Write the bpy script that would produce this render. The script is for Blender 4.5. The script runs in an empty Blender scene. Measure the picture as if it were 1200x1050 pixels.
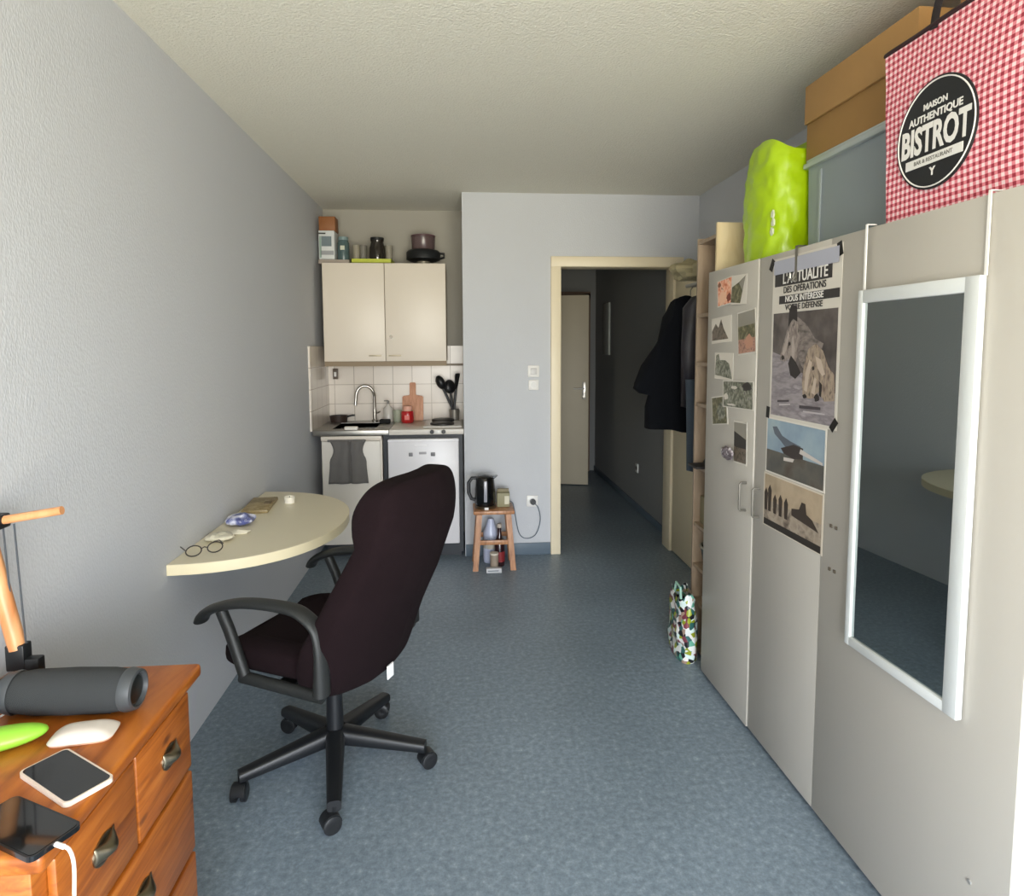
import bpy, bmesh, math, random
from mathutils import Vector, Matrix, noise
random.seed(7)
PI = math.pi
C = bpy.context.scene.collection
# ------------------------------------------------------------------ helpers
def lin(h):
    h = h.lstrip('#'); v = [int(h[i:i+2], 16)/255 for i in (0, 2, 4)]
    return tuple(x/12.92 if x <= .04045 else ((x+.055)/1.055)**2.4 for x in v)
MATS = {}
def mat(name, col, rough=.6, metal=0, bump=0, bscale=60, var=0, vscale=4, spec=.5, coat=0, sheen=0, trans=0, alpha=1):
    if name in MATS: return MATS[name]
    m = bpy.data.materials.new(name); m.use_nodes = True; nt = m.node_tree; N = nt.nodes; L = nt.links
    b = N['Principled BSDF']; c = lin(col)
    b.inputs['Base Color'].default_value = (*c, 1); b.inputs['Roughness'].default_value = rough
    b.inputs['Metallic'].default_value = metal; b.inputs['Specular IOR Level'].default_value = spec
    b.inputs['Coat Weight'].default_value = coat; b.inputs['Sheen Weight'].default_value = sheen
    b.inputs['Transmission Weight'].default_value = trans; b.inputs['Alpha'].default_value = alpha
    tc = N.new('ShaderNodeTexCoord')
    if var:
        n = N.new('ShaderNodeTexNoise'); n.inputs['Scale'].default_value = vscale; n.inputs['Detail'].default_value = 4
        L.new(tc.outputs['Object'], n.inputs['Vector'])
        r = N.new('ShaderNodeMix'); r.data_type = 'RGBA'
        r.inputs[6].default_value = (*[max(0, x*(1-var)) for x in c], 1); r.inputs[7].default_value = (*[min(1, x*(1+var)) for x in c], 1)
        L.new(n.outputs['Fac'], r.inputs[0]); L.new(r.outputs[2], b.inputs['Base Color'])
    if bump:
        n = N.new('ShaderNodeTexNoise'); n.inputs['Scale'].default_value = bscale; n.inputs['Detail'].default_value = 3
        L.new(tc.outputs['Object'], n.inputs['Vector'])
        bp = N.new('ShaderNodeBump'); bp.inputs['Strength'].default_value = bump; bp.inputs['Distance'].default_value = .004
        L.new(n.outputs['Fac'], bp.inputs['Height']); L.new(bp.outputs['Normal'], b.inputs['Normal'])
    MATS[name] = m; return m
def nodes_of(m):
    return m.node_tree.nodes, m.node_tree.links, m.node_tree.nodes['Principled BSDF']
def ramp(N, stops, interp='LINEAR'):
    r = N.new('ShaderNodeValToRGB'); cr = r.color_ramp; cr.interpolation = interp
    while len(cr.elements) < len(stops): cr.elements.new(.5)
    for e, (p, c) in zip(cr.elements, stops): e.position = p; e.color = (*lin(c), 1)
    return r
def photomat(name, cols, scale=40, stretch=(1, 1, 1), rough=.45):
    m = mat(name, cols[0], rough); N, L, b = nodes_of(m)
    tc = N.new('ShaderNodeTexCoord'); mp = N.new('ShaderNodeMapping'); mp.inputs['Scale'].default_value = stretch
    n = N.new('ShaderNodeTexNoise'); n.inputs['Scale'].default_value = scale; n.inputs['Detail'].default_value = 5
    L.new(tc.outputs['Object'], mp.inputs[0]); L.new(mp.outputs[0], n.inputs['Vector'])
    k = len(cols); r = ramp(N, [(.3+.4*i/max(1, k-1), c) for i, c in enumerate(cols)])
    L.new(n.outputs['Fac'], r.inputs[0]); L.new(r.outputs[0], b.inputs['Base Color']); return m

class MB:
    def __init__(s): s.bm = bmesh.new(); s.mats = []; s.smooth = False
    def mi(s, m):
        if m is None: return 0
        if m not in s.mats: s.mats.append(m)
        return s.mats.index(m)
    def _set(s, faces, m):
        i = s.mi(m)
        for f in faces: f.material_index = i
    def box(s, x0, x1, y0, y1, z0, z1, m=None, M=None, bev=0, seg=2):
        r = bmesh.ops.create_cube(s.bm, size=1); vs = r['verts']
        for v in vs: v.co = Vector(((x0+x1)/2+v.co.x*(x1-x0), (y0+y1)/2+v.co.y*(y1-y0), (z0+z1)/2+v.co.z*(z1-z0)))
        if bev:
            es = list({e for v in vs for e in v.link_edges})
            r = bmesh.ops.bevel(s.bm, geom=es, offset=bev, segments=seg, profile=.5, affect='EDGES')
            vs = list({v for f in r['faces'] for v in f.verts} | {v for v in vs if v.is_valid})
        fs = {f for v in vs for f in v.link_faces}
        s._set(fs, m)
        if M is not None:
            for v in {v for f in fs for v in f.verts}: v.co = M @ v.co
        return s
    def prism(s, pts, a0, a1, m=None, axis='z', M=None):
        def P(u, v, w): return {'z': (u, v, w), 'y': (u, w, v), 'x': (w, u, v)}[axis]
        A = [s.bm.verts.new(P(u, v, a0)) for u, v in pts]; B = [s.bm.verts.new(P(u, v, a1)) for u, v in pts]
        n = len(pts); fs = [s.bm.faces.new(A[::-1]), s.bm.faces.new(B)]
        for i in range(n): fs.append(s.bm.faces.new([A[i], A[(i+1) % n], B[(i+1) % n], B[i]]))
        s._set(fs, m)
        if M is not None:
            for v in A+B: v.co = M @ v.co
        return s
    def lathe(s, prof, m=None, seg=24, M=None, cap=True):
        rings = []
        for r, z in prof:
            ring = [s.bm.verts.new((r*math.cos(2*PI*i/seg), r*math.sin(2*PI*i/seg), z)) for i in range(seg)]
            rings.append(ring)
        fs = []
        for a, b in zip(rings, rings[1:]):
            for i in range(seg): fs.append(s.bm.faces.new([a[i], a[(i+1) % seg], b[(i+1) % seg], b[i]]))
        if cap: fs.append(s.bm.faces.new(rings[0][::-1])); fs.append(s.bm.faces.new(rings[-1]))
        s._set(fs, m)
        if M is not None:
            for ring in rings:
                for v in ring: v.co = M @ v.co
        return s
    def cyl(s, p0, p1, r, m=None, seg=16, r1=None):
        p0, p1 = Vector(p0), Vector(p1); d = p1-p0
        M = Matrix.Translation(p0) @ d.to_track_quat('Z', 'Y').to_matrix().to_4x4()
        return s.lathe([(r, 0), (r if r1 is None else r1, d.length)], m, seg, M)
    def tube(s, pts, r, m=None, seg=10, flat=None, up=None):
        pts = [Vector(p) for p in pts]; n = len(pts); rings = []
        rr = r if isinstance(r, (list, tuple)) else [r]*n
        prev = None
        for i, p in enumerate(pts):
            t = (pts[min(i+1, n-1)]-pts[max(i-1, 0)]).normalized()
            if up is not None: a = Vector(up)
            elif prev is None: a = Vector((0, 0, 1)) if abs(t.z) < .9 else Vector((1, 0, 0))
            else: a = prev
            a = (a-t*a.dot(t)).normalized(); prev = a; b = t.cross(a)
            fa = rr[i]; fb = rr[i] if flat is None else flat
            rings.append([s.bm.verts.new(p+a*fa*math.cos(2*PI*k/seg)+b*fb*math.sin(2*PI*k/seg)) for k in range(seg)])
        fs = []
        for A, B in zip(rings, rings[1:]):
            for k in range(seg): fs.append(s.bm.faces.new([A[k], A[(k+1) % seg], B[(k+1) % seg], B[k]]))
        fs.append(s.bm.faces.new(rings[0][::-1])); fs.append(s.bm.faces.new(rings[-1]))
        s._set(fs, m); return s
    def ball(s, c, r, m=None, seg=16, M=None):
        rx, ry, rz = r if isinstance(r, (tuple, list)) else (r, r, r)
        q = bmesh.ops.create_uvsphere(s.bm, u_segments=seg, v_segments=max(6, seg*2//3), radius=1)
        for v in q['verts']:
            v.co = Vector((c[0]+v.co.x*rx, c[1]+v.co.y*ry, c[2]+v.co.z*rz))
            if M is not None: v.co = M @ v.co
        s._set({f for v in q['verts'] for f in v.link_faces}, m); return s
    def grid(s, f, nu, nv, m=None, closed=False):
        V = [[s.bm.verts.new(f(u/(nu), v/(nv))) for v in range(nv+1)] for u in range(nu+(0 if closed else 1))]
        fs = []; U = len(V)
        for i in range(nu):
            for j in range(nv):
                fs.append(s.bm.faces.new([V[i][j], V[(i+1) % U][j], V[(i+1) % U][j+1], V[i][j+1]]))
        s._set(fs, m); return V
    def poly(s, pts, m=None):
        f = s.bm.faces.new([s.bm.verts.new(p) for p in pts]); s._set([f], m); return s
    def build(s, name, m=None, parent=None, smooth=35, sub=0, solid=0, loc=None, merge=0):
        if merge: bmesh.ops.remove_doubles(s.bm, verts=s.bm.verts, dist=merge)
        bmesh.ops.recalc_face_normals(s.bm, faces=s.bm.faces)
        me = bpy.data.meshes.new(name); s.bm.to_mesh(me); s.bm.free()
        for x in (s.mats or ([m] if m else [])): me.materials.append(x)
        if smooth:
            me.shade_smooth(); me.set_sharp_from_angle(angle=math.radians(smooth))
        o = bpy.data.objects.new(name, me); C.objects.link(o)
        if parent: o.parent = parent
        if loc: o.location = loc
        if solid:
            q = o.modifiers.new('solid', 'SOLIDIFY'); q.thickness = solid; q.offset = 0
        if sub:
            q = o.modifiers.new('sub', 'SUBSURF'); q.levels = sub; q.render_levels = sub
        return o
def tag(o, label, cat, group=None):
    o['label'] = label; o['category'] = cat
    if group: o['group'] = group
    return o
def thing(name, label, cat, loc=(0, 0, 0), rz=0, group=None):
    o = bpy.data.objects.new(name, None); C.objects.link(o); o.empty_display_size = .05
    o.location = loc; o.rotation_euler = (0, 0, rz); return tag(o, label, cat, group)
def struct(o): o['kind'] = 'structure'; return o
def sbox(name, x0, x1, y0, y1, z0, z1, m, bev=0):
    return struct(MB().box(x0, x1, y0, y1, z0, z1, bev=bev).build(name, m))
def bxo(name, m, parent, x0, x1, y0, y1, z0, z1, bev=0, **k):
    return MB().box(x0, x1, y0, y1, z0, z1, bev=bev, **k).build(name, m, parent)
def text(name, s, size, m, parent, M, sx=1, bold=0.0, ext=.0004, align='CENTER'):
    cu = bpy.data.curves.new('t', 'FONT'); cu.body = s; cu.size = size; cu.align_x = align; cu.align_y = 'CENTER'
    cu.offset = bold; cu.extrude = ext; cu.resolution_u = 3
    t = bpy.data.objects.new('t', cu); C.objects.link(t)
    dg = bpy.context.evaluated_depsgraph_get(); dg.update()
    me = bpy.data.meshes.new_from_object(t.evaluated_get(dg)); bpy.data.objects.remove(t)
    me.transform(M @ Matrix.Diagonal((sx, 1, 1, 1))); me.materials.clear(); me.materials.append(m); me.name = name
    o = bpy.data.objects.new(name, me); C.objects.link(o); o.parent = parent; return o
def R3(axis, deg): return Matrix.Rotation(math.radians(deg), 4, axis)
def T3(*p): return Matrix.Translation(p)

# ------------------------------------------------------------------ materials
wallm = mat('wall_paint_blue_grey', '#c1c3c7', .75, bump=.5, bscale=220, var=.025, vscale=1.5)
def weave(m):
    N, L, b = nodes_of(m); tc = N.new('ShaderNodeTexCoord'); bp = N.new('ShaderNodeBump'); bp.inputs['Strength'].default_value = .35; bp.inputs['Distance'].default_value = .002
    mp = N.new('ShaderNodeMapping'); mp.inputs['Scale'].default_value = (1, 1, .5)
    n = N.new('ShaderNodeTexVoronoi'); n.inputs['Scale'].default_value = 190
    L.new(tc.outputs['Object'], mp.inputs[0]); L.new(mp.outputs[0], n.inputs['Vector']); L.new(n.outputs['Distance'], bp.inputs['Height']); L.new(bp.outputs['Normal'], b.inputs['Normal'])
weave(wallm)
ceilm = mat('ceiling_plaster', '#dedbce', .9, bump=.8, bscale=110, var=.04, vscale=60)
nodes_of(ceilm)[0]['Bump'].inputs['Distance'].default_value = .006
floorm = mat('vinyl_floor', '#6c8194', .38, spec=.45)
N, L, b = nodes_of(floorm); tc = N.new('ShaderNodeTexCoord')
n1 = N.new('ShaderNodeTexNoise'); n1.inputs['Scale'].default_value = 48; n1.inputs['Detail'].default_value = 5; n1.inputs['Roughness'].default_value = .75
L.new(tc.outputs['Object'], n1.inputs['Vector'])
r = ramp(N, [(.3, '#65727c'), (.5, '#7b8995'), (.62, '#8c9aa6'), (.75, '#b4bfc6')]); L.new(n1.outputs['Fac'], r.inputs[0])
n2 = N.new('ShaderNodeTexNoise'); n2.inputs['Scale'].default_value = 1.3; n2.inputs['Detail'].default_value = 3; L.new(tc.outputs['Object'], n2.inputs['Vector'])
mx = N.new('ShaderNodeMix'); mx.data_type = 'RGBA'; mx.blend_type = 'MULTIPLY'; mx.inputs[0].default_value = 1
r2 = ramp(N, [(.3, '#e6e6e6'), (.7, '#ffffff')]); L.new(n2.outputs['Fac'], r2.inputs[0])
L.new(r.outputs[0], mx.inputs[6]); L.new(r2.outputs[0], mx.inputs[7]); L.new(mx.outputs[2], b.inputs['Base Color'])
r3 = N.new('ShaderNodeMapRange'); r3.inputs[3].default_value = .3; r3.inputs[4].default_value = .5; L.new(n1.outputs['Fac'], r3.inputs[0]); L.new(r3.outputs[0], b.inputs['Roughness'])
basem = mat('skirting_vinyl', '#5d6b77', .5)
cream = mat('cream_door_paint', '#e2d5b8', .45, var=.03)
doorm = mat('hall_door_paint', '#c9bea6', .5, var=.04)
browntrim = mat('brown_door_frame', '#7d6552', .55, var=.1)
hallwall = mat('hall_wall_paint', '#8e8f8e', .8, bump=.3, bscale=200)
tilem = mat('white_tiles', '#ddd3c6', .25)
N, L, b = nodes_of(tilem); tc = N.new('ShaderNodeTexCoord'); sp = N.new('ShaderNodeSeparateXYZ'); cb = N.new('ShaderNodeCombineXYZ'); ad = N.new('ShaderNodeMath'); ad.operation = 'ADD'
L.new(tc.outputs['Object'], sp.inputs[0]); L.new(sp.outputs[0], ad.inputs[0]); L.new(sp.outputs[1], ad.inputs[1]); L.new(ad.outputs[0], cb.inputs[0]); L.new(sp.outputs[2], cb.inputs[1])
br = N.new('ShaderNodeTexBrick'); br.offset = 0; br.inputs['Scale'].default_value = 1; br.inputs['Brick Width'].default_value = .148; br.inputs['Row Height'].default_value = .148
br.inputs['Mortar Size'].default_value = .003; br.inputs['Color1'].default_value = (*lin('#ded4c8'), 1); br.inputs['Color2'].default_value = (*lin('#e3dacf'), 1); br.inputs['Mortar'].default_value = (*lin('#b3a799'), 1)
L.new(cb.outputs[0], br.inputs['Vector']); L.new(br.outputs['Color'], b.inputs['Base Color'])
def wood(name, c1, c2, c3, scale=6, stretch=(1, 1, 8), rough=.4, coat=.1):
    m = mat(name, c2, rough, coat=coat); N, L, b = nodes_of(m)
    tc = N.new('ShaderNodeTexCoord'); mp = N.new('ShaderNodeMapping'); mp.inputs['Scale'].default_value = stretch
    n = N.new('ShaderNodeTexNoise'); n.inputs['Scale'].default_value = scale; n.inputs['Detail'].default_value = 6; n.inputs['Distortion'].default_value = .8
    L.new(tc.outputs['Object'], mp.inputs[0]); L.new(mp.outputs[0], n.inputs['Vector'])
    r = ramp(N, [(.3, c1), (.5, c2), (.7, c3)]); L.new(n.outputs['Fac'], r.inputs[0]); L.new(r.outputs[0], b.inputs['Base Color']); return m
pine = wood('stained_pine', '#84430f', '#a3591a', '#b56c28', 5, (6, 1, 14), .38, .15)
# knots in the pine
N, L, b = nodes_of(pine); tc = N.new('ShaderNodeTexCoord'); mp = N.new('ShaderNodeMapping'); mp.inputs['Scale'].default_value = (6, 6, 14)
vo = N.new('ShaderNodeTexVoronoi'); vo.inputs['Scale'].default_value = 1; L.new(tc.outputs['Object'], mp.inputs[0]); L.new(mp.outputs[0], vo.inputs['Vector'])
rk = ramp(N, [(.06, '#4a1c08'), (.16, '#ffffff')]); L.new(vo.outputs['Distance'], rk.inputs[0])
mx = N.new('ShaderNodeMix'); mx.data_type = 'RGBA'; mx.blend_type = 'MULTIPLY'; mx.inputs[0].default_value = .8
src = b.inputs['Base Color'].links[0].from_socket; L.new(src, mx.inputs[6]); L.new(rk.outputs[0], mx.inputs[7]); L.new(mx.outputs[2], b.inputs['Base Color'])
stoolm = wood('stool_wood', '#8a5c3c', '#a9764f', '#bb8a62', 8, (6, 6, 1))
shelfw = wood('birch_shaded', '#857059', '#94806a', '#a08c75', 5, (5, 5, 1), .5, 0)  # bookcase interior wood, its shade put into the colour
boardw = wood('cutting_board_wood', '#a8673c', '#bd7d50', '#c98e62', 8, (6, 6, 1))
lampw = wood('lamp_beech', '#b9794a', '#c98f5f', '#d6a478', 8, (2, 2, 1))
cab_w = mat('cream_white_laminate', '#ddd3c5', .4, var=.015)
ward_w = mat('white_laminate', '#b0aba2', .42, var=.012)
white = mat('white_plastic', '#e4e2de', .35)
fridge_w = mat('fridge_white', '#dcdadd', .3)
dark = mat('dark_gap_plastic', '#20242a', .5)
blackp = mat('black_plastic', '#15171a', .42)
blackg = mat('gloss_black', '#090a0c', .18, coat=.3)
chrome = mat('brushed_steel', '#b0aca4', .28, metal=1, var=.05)
steel = mat('worktop_steel', '#9c9992', .35, metal=.9)
tablem = mat('cream_table_laminate', '#ddd4ba', .35, var=.01)
tedge = mat('table_edge_band', '#ece0bd', .45)

# ------------------------------------------------------------------ camera, from line fit of the room edges
cam = bpy.data.cameras.new('camera'); co = bpy.data.objects.new('camera', cam); C.objects.link(co); bpy.context.scene.camera = co
yaw, pit, roll, ppy, f = .0798, .0834, -.0042, 468.46, 743.25
cy, sy, cp, sp_ = math.cos(yaw), math.sin(yaw), math.cos(pit), math.sin(pit)
F = Vector((sy*cp, cy*cp, -sp_)); Rr = Vector((cy, -sy, 0)); Uu = Rr.cross(F)
R2 = math.cos(roll)*Rr+math.sin(roll)*Uu; U2 = -math.sin(roll)*Rr+math.cos(roll)*Uu
M = Matrix((R2, U2, -F)).transposed().to_4x4(); M.translation = (0, 0, 1.47); co.matrix_world = M
cam.sensor_width = 36; cam.lens = f/1200*36; cam.shift_y = -(525-ppy)/1200; cam.clip_start = .02

# ------------------------------------------------------------------ room shell
XL, XR, YF, YB, HC, YA, XC = -1.026, 1.66, 4.377, -1.7, 2.507, 4.98, .016
HX0, HX1, HY = .60, 1.57, 7.35
sbox('floor', XL-.1, XR+.1, YB-.1, HY+.1, -.1, 0, floorm)
sbox('ceiling', XL-.1, XR+.1, YB-.1, HY+.1, HC, HC+.1, ceilm)
sbox('wall_left', XL-.1, XL, YB-.1, YA+.1, 0, HC, wallm)
sbox('wall_right', XR, XR+.1, YB-.1, YF+.001, 0, HC, wallm)
# far wall: column left of the doorway, lintel, bit right of the doorway; alcove walls
w = MB(); w.box(XC, .62, YF, YA, 0, HC); w.box(.62, 1.55, YF, YF+.13, 2.075, HC); w.box(1.55, XR+.1, YF, YF+.13, 0, HC); struct(w.build('wall_far', wallm))
sbox('wall_alcove', XL-.1, XC+.05, YA, YA+.1, 0, HC, mat('alcove_wall_shaded', '#a5a197', .8, bump=.3, bscale=200))  # wall colour darkened to carry the shade inside the alcove
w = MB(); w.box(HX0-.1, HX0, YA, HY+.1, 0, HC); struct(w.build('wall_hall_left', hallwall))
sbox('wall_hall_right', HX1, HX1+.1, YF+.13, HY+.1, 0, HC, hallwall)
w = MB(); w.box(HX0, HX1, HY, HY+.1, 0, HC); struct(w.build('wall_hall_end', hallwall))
# window wall behind the camera
wx0, wx1, wz0, wz1 = -.75, 1.55, .12, 2.08
w = MB(); w.box(XL, wx0, YB-.12, YB, 0, HC); w.box(wx1, XR, YB-.12, YB, 0, HC); w.box(wx0, wx1, YB-.12, YB, 0, wz0); w.box(wx0, wx1, YB-.12, YB, wz1, HC); struct(w.build('wall_back', wallm))
w = MB()
for a in ((wx0, wx0+.06), (wx1-.06, wx1), ((wx0+wx1)/2-.04, (wx0+wx1)/2+.04)): w.box(a[0], a[1], YB-.09, YB-.03, wz0, wz1)
w.box(wx0, wx1, YB-.09, YB-.03, wz0, wz0+.06); w.box(wx0, wx1, YB-.09, YB-.03, wz1-.06, wz1)
struct(w.build('window_1', white))
# skirting
bh = .085
sbox('baseboard_far', XC+.005, .618, YF-.012, YF, 0, bh, basem, .003)
sbox('baseboard_hall', HX1-.012, HX1, YF+.14, HY, 0, .06, basem, .003)
sbox('baseboard_right', XR-.012, XR, YB, YF-.02, 0, bh, basem, .003)
# doorway frame (door_1) with a leaf folded back into the room
w = MB(); w.box(.62, .69, YF-.022, YF+.14, 0, 2.02, bev=.005); w.box(1.476, 1.55, YF-.022, YF+.14, 0, 2.02, bev=.005); w.box(.62, 1.55, YF-.022, YF+.14, 2.015, 2.085, bev=.005)
d1 = struct(w.build('door_1', cream))
lf = bxo('door_leaf', cream, d1, 1.49, 1.53, 3.60, YF-.03, .012, 2.0, bev=.003)
w = MB(); w.cyl((1.49, 3.68, 1.02), (1.44, 3.68, 1.02), .01); w.cyl((1.44, 3.68, 1.02), (1.44, 3.79, 1.02), .009); w.build('door_handle', chrome, lf)
# door_2 at the end of the hallway, standing ajar
d2 = thing('door_2', 'x', 'x', (.62, 6.73, 0), -math.atan2(.18, .71)); d2['kind'] = 'structure'; del d2['label']; del d2['category']
bxo('door_leaf', doorm, d2, 0, .732, -.02, .02, .01, 2.0, bev=.003)
w = MB(); w.box(.665, .705, -.028, -.02, .92, 1.10, bev=.003); w.cyl((.685, -.028, 1.03), (.685, -.07, 1.03), .009); w.cyl((.692, -.066, 1.03), (.58, -.066, 1.03), .008); w.cyl((.685, -.03, .95), (.685, -.034, .95), .012)
w.build('door_handle', mat('aluminium_handle', '#d8d4cc', .3, metal=.6), d2)
w = MB(); w.box(.62, .69, HY-.04, HY, 0, 2.08); w.box(1.42, 1.50, HY-.04, HY, 0, 2.08); w.box(.62, 1.50, HY-.04, HY, 2.02, 2.10); struct(w.build('trim_1', browntrim))
# tiled splashback in the alcove
w = MB(); w.box(XL+.012, XC, YA-.012, YA, .9, 1.48); w.box(XL, XL+.012, 4.37, YA, .9, 1.48); struct(w.build('trim_2', tilem))
sbox('trim_3', XL+.012, XC, YA-.022, YA-.0125, 1.325, 1.342, mat('brown_edge_strip', '#8b7a66', .5))

# narrow panel on the hallway wall, sockets and switch
tag(bxo('wall_panel', mat('pale_hall_panel', '#b9bcb6', .4), None, HX1-.02, HX1-.001, 6.6, 6.86, 1.38, 1.93, .004), 'narrow pale vertical panel on the dark hallway wall', 'panel')
t = thing('wall_socket', 'small white socket low on the dark hallway wall', 'socket', (HX1, 5.52, .38))
bxo('face_plate', white, t, -.012, -.0005, -.04, .04, -.04, .04, .004)
MB().cyl((-.012, 0, 0), (-.0125, 0, 0), .02, dark).build('socket_opening', dark, t)
t = thing('light_switch', 'white wall light switch above a second plate, left of the doorway', 'switch', (.5, YF, 1.30))
bxo('face_plate', white, t, -.04, .04, -.011, -.0005, -.04, .04, .006); MB().box(-.022, .022, -.016, -.011, -.022, .022, bev=.003).build('rocker', mat('rocker_grey', '#c8c6c4', .4), t)
t = thing('wall_socket', 'white wall plate directly under the light switch', 'socket', (.5, YF, 1.205))
bxo('face_plate', white, t, -.036, .036, -.014, -.0005, -.036, .036, .006); MB().cyl((0, -.014, 0), (0, -.018, 0), .02).build('socket_opening', mat('plate_inner', '#d0cfcc', .4), t)
t = thing('wall_socket', 'white socket with black plug, low on wall beside the stool', 'socket', (.49, YF, .385))
bxo('face_plate', white, t, -.04, .04, -.011, -.0005, -.04, .04, .006); MB().cyl((0, -.011, 0), (0, -.0125, 0), .024).build('socket_opening', mat('plate_inner', '#d0cfcc', .4), t)

# ------------------------------------------------------------------ kitchenette
# base cabinet
t = thing('base_cabinet', 'white kitchen base cabinet under the sink, grey towel over door', 'cabinet', (-.96, 4.40, 0))
bxo('carcass', cab_w, t, 0, .41, 0, .55, .1, .842, .002); bxo('plinth', dark, t, .01, .4, .06, .5, 0, .1)
dr = bxo('door', mat('cabinet_door_white', '#d6d0c6', .4), t, .004, .40, -.02, -.001, .11, .828, .003)
bxo('top_rail', cab_w, t, .0, .41, -.022, -.001, .835, .864, .003)
# towel
def towel(u, v):
    x = .06+.245*u; z = .838-.30*v; pinch = 1-.35*math.sin(min(1, v*2.2)*PI)*.6
    x = .19+(x-.19)*pinch*(1+.12*(v > .6)*(v-.6)*2)
    return Vector((x, -.03-.012*math.sin(u*PI)-.006*math.sin(u*17+v*2)-(0 if abs(u-.55) > .05 else -.012), z))
tw = MB(); tw.grid(towel, 28, 14)
tt = thing('dish_towel', 'grey dish towel hanging over the white base cabinet door', 'towel', (-.96, 4.40, 0))
tw.build('towel_cloth', mat('grey_towel', '#6a6764', .95, bump=.4, bscale=400, var=.12, vscale=18), tt, solid=.006)
MB().box(.045, .30, -.036, -.024, .827, .843, bev=.005).build('hem', mat('grey_towel_hem', '#7b7875', .9), tt)
# fridge
t = thing('mini_fridge', 'white under-counter fridge in a dark surround behind the office chair', 'fridge', (-.54, 4.395, 0))
bxo('casing', dark, t, 0, .545, 0, .57, .03, .866)
d = bxo('door', fridge_w, t, .034, .518, -.04, -.001, .1, .842, .008)
bxo('handle_recess', mat('fridge_badge', '#f3f1f3', .3), d, .215, .30, -.043, -.04, .79, .80, .001)
bxo('kick_plate', dark, t, .02, .53, .02, .05, 0.0, .03)
bxo('top_strip', mat('fridge_strip', '#efedf0', .3), d, .034, .518, -.045, -.04, .825, .836, .001)
bxo('logo_plate', mat('plate_grey', '#a8a6aa', .4), d, .245, .295, -.0425, -.04, .735, .752, .001)
tag(MB().box(-.365, -.338, 4.346, 4.354, .722, .748, bev=.003).build('fridge_magnet', mat('magnet_grey', '#77767a', .4)), 'small dark square magnet on the fridge, left one', 'magnet')
tag(MB().box(-.215, -.185, 4.346, 4.354, .722, .748, bev=.003).build('fridge_magnet', mat('magnet_grey', '#77767a', .4)), 'small dark square magnet on the fridge, right one', 'magnet')
# worktop with sink and hob
t = thing('kitchen_worktop', 'compact kitchen worktop, steel sink half and white hob half', 'worktop', (0, 0, 0))
w = MB(); x0, x1 = -1.012, -.50
w.box(x0, x1, 4.372, 4.47, .868, .905, bev=.004); w.box(x0, x1, 4.83, YA-.013, .868, .905); w.box(x0, -.90, 4.47, 4.83, .868, .905); w.box(-.60, x1, 4.47, 4.83, .868, .905)
w.build('sink_deck', steel, t)
w = MB(); w.box(-.90, -.60, 4.47, 4.83, .844, .848); w.box(-.903, -.90, 4.47, 4.83, .844, .90); w.box(-.60, -.597, 4.47, 4.83, .844, .90); w.box(-.9, -.6, 4.467, 4.47, .844, .90); w.box(-.9, -.6, 4.83, 4.833, .844, .90)
sk = w.build('sink_bowl', steel, t); MB().cyl((-.75, 4.65, .8481), (-.75, 4.65, .851), .03).build('drain', dark, sk)
bxo('counter_slab', mat('worktop_white', '#d5cfc6', .35), t, -.499, .014, 4.372, YA-.013, .868, .905, .004)
w = MB(); w.box(-.27, .0, 4.45, 4.9, .906, .915, bev=.003); hb = w.build('hob', mat('hob_enamel', '#dcd8d2', .3), t)
for yy in (4.56, 4.78):
    MB().lathe([(.085, 0), (.085, .012), (.075, .016), (.0, .016)], seg=28, M=T3(-.14, yy, .915), cap=False).build('hot_plate', mat('hot_plate_black', '#23211f', .5), hb)
for xx in (-.205, -.125): MB().cyl((xx, 4.372, .888), (xx, 4.35, .888), .014).build('control_knob', blackp, t)
w = MB(); w.box(-.19, -.14, 4.364, 4.372, .876, .9, bev=.002); w.build('knob_plate', white, t)
# faucet
t = thing('faucet', 'curved steel swan-neck faucet at the sink', 'faucet', (-.66, 4.875, .9055))
w = MB(); w.lathe([(.024, 0), (.024, .012), (.014, .02), (.013, .10)], seg=20); w.build('base', chrome, t)
pts = [(0, 0, .08), (0, 0, .2)]+[(-.065+.065*math.cos(a), -.01-.03*(a/PI), .2+.075*math.sin(a)) for a in [PI*i/14 for i in range(1, 15)]]+[(-.133, -.045, .16), (-.136, -.047, .13)]
MB().tube(pts, .011, seg=12).build('spout', chrome, t); MB().tube([(0, 0, .06), (.025, -.01, .068), (.045, -.02, .08)], .006, seg=8).build('lever', chrome, t)
# soap bottle, jar, board, utensils
glassm = mat('clear_glass', '#e9efec', .05, trans=.9)
t = thing('soap_bottle', 'clear pump soap bottle on black tray beside the faucet', 'bottle', (-.555, 4.86, .9055))
MB().lathe([(.0, 0), (.035, 0), (.036, .01), (.036, .1), (.012, .125), (.012, .135)], seg=20, cap=False).build('bottle_body', mat('milky_plastic', '#c9c4bd', .25), t, smooth=50)
MB().cyl((0, 0, .135), (0, 0, .16), .008).tube([(0, 0, .16), (-.03, -.01, .16)], .005).build('pump', mat('pump_grey', '#77736f', .4), t)
tag(MB().box(-.61, -.53, 4.74, 4.79, .9055, .935, bev=.008).build('sponge', mat('black_sponge', '#1b1a19', .9, bump=.5, bscale=200)), 'black sponge in front of the soap bottle', 'sponge')
tag(MB().box(-.80, -.71, 4.375, 4.41, .9055, .93, bev=.006).build('sponge', mat('white_sponge', '#e8e2d8', .9, bump=.5, bscale=200)), 'white sponge on the front rim of the sink', 'sponge')
t = thing('stock_pot', 'low dark pan standing in the sink corner', 'pan', (-.93, 4.88, .9055))
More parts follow.
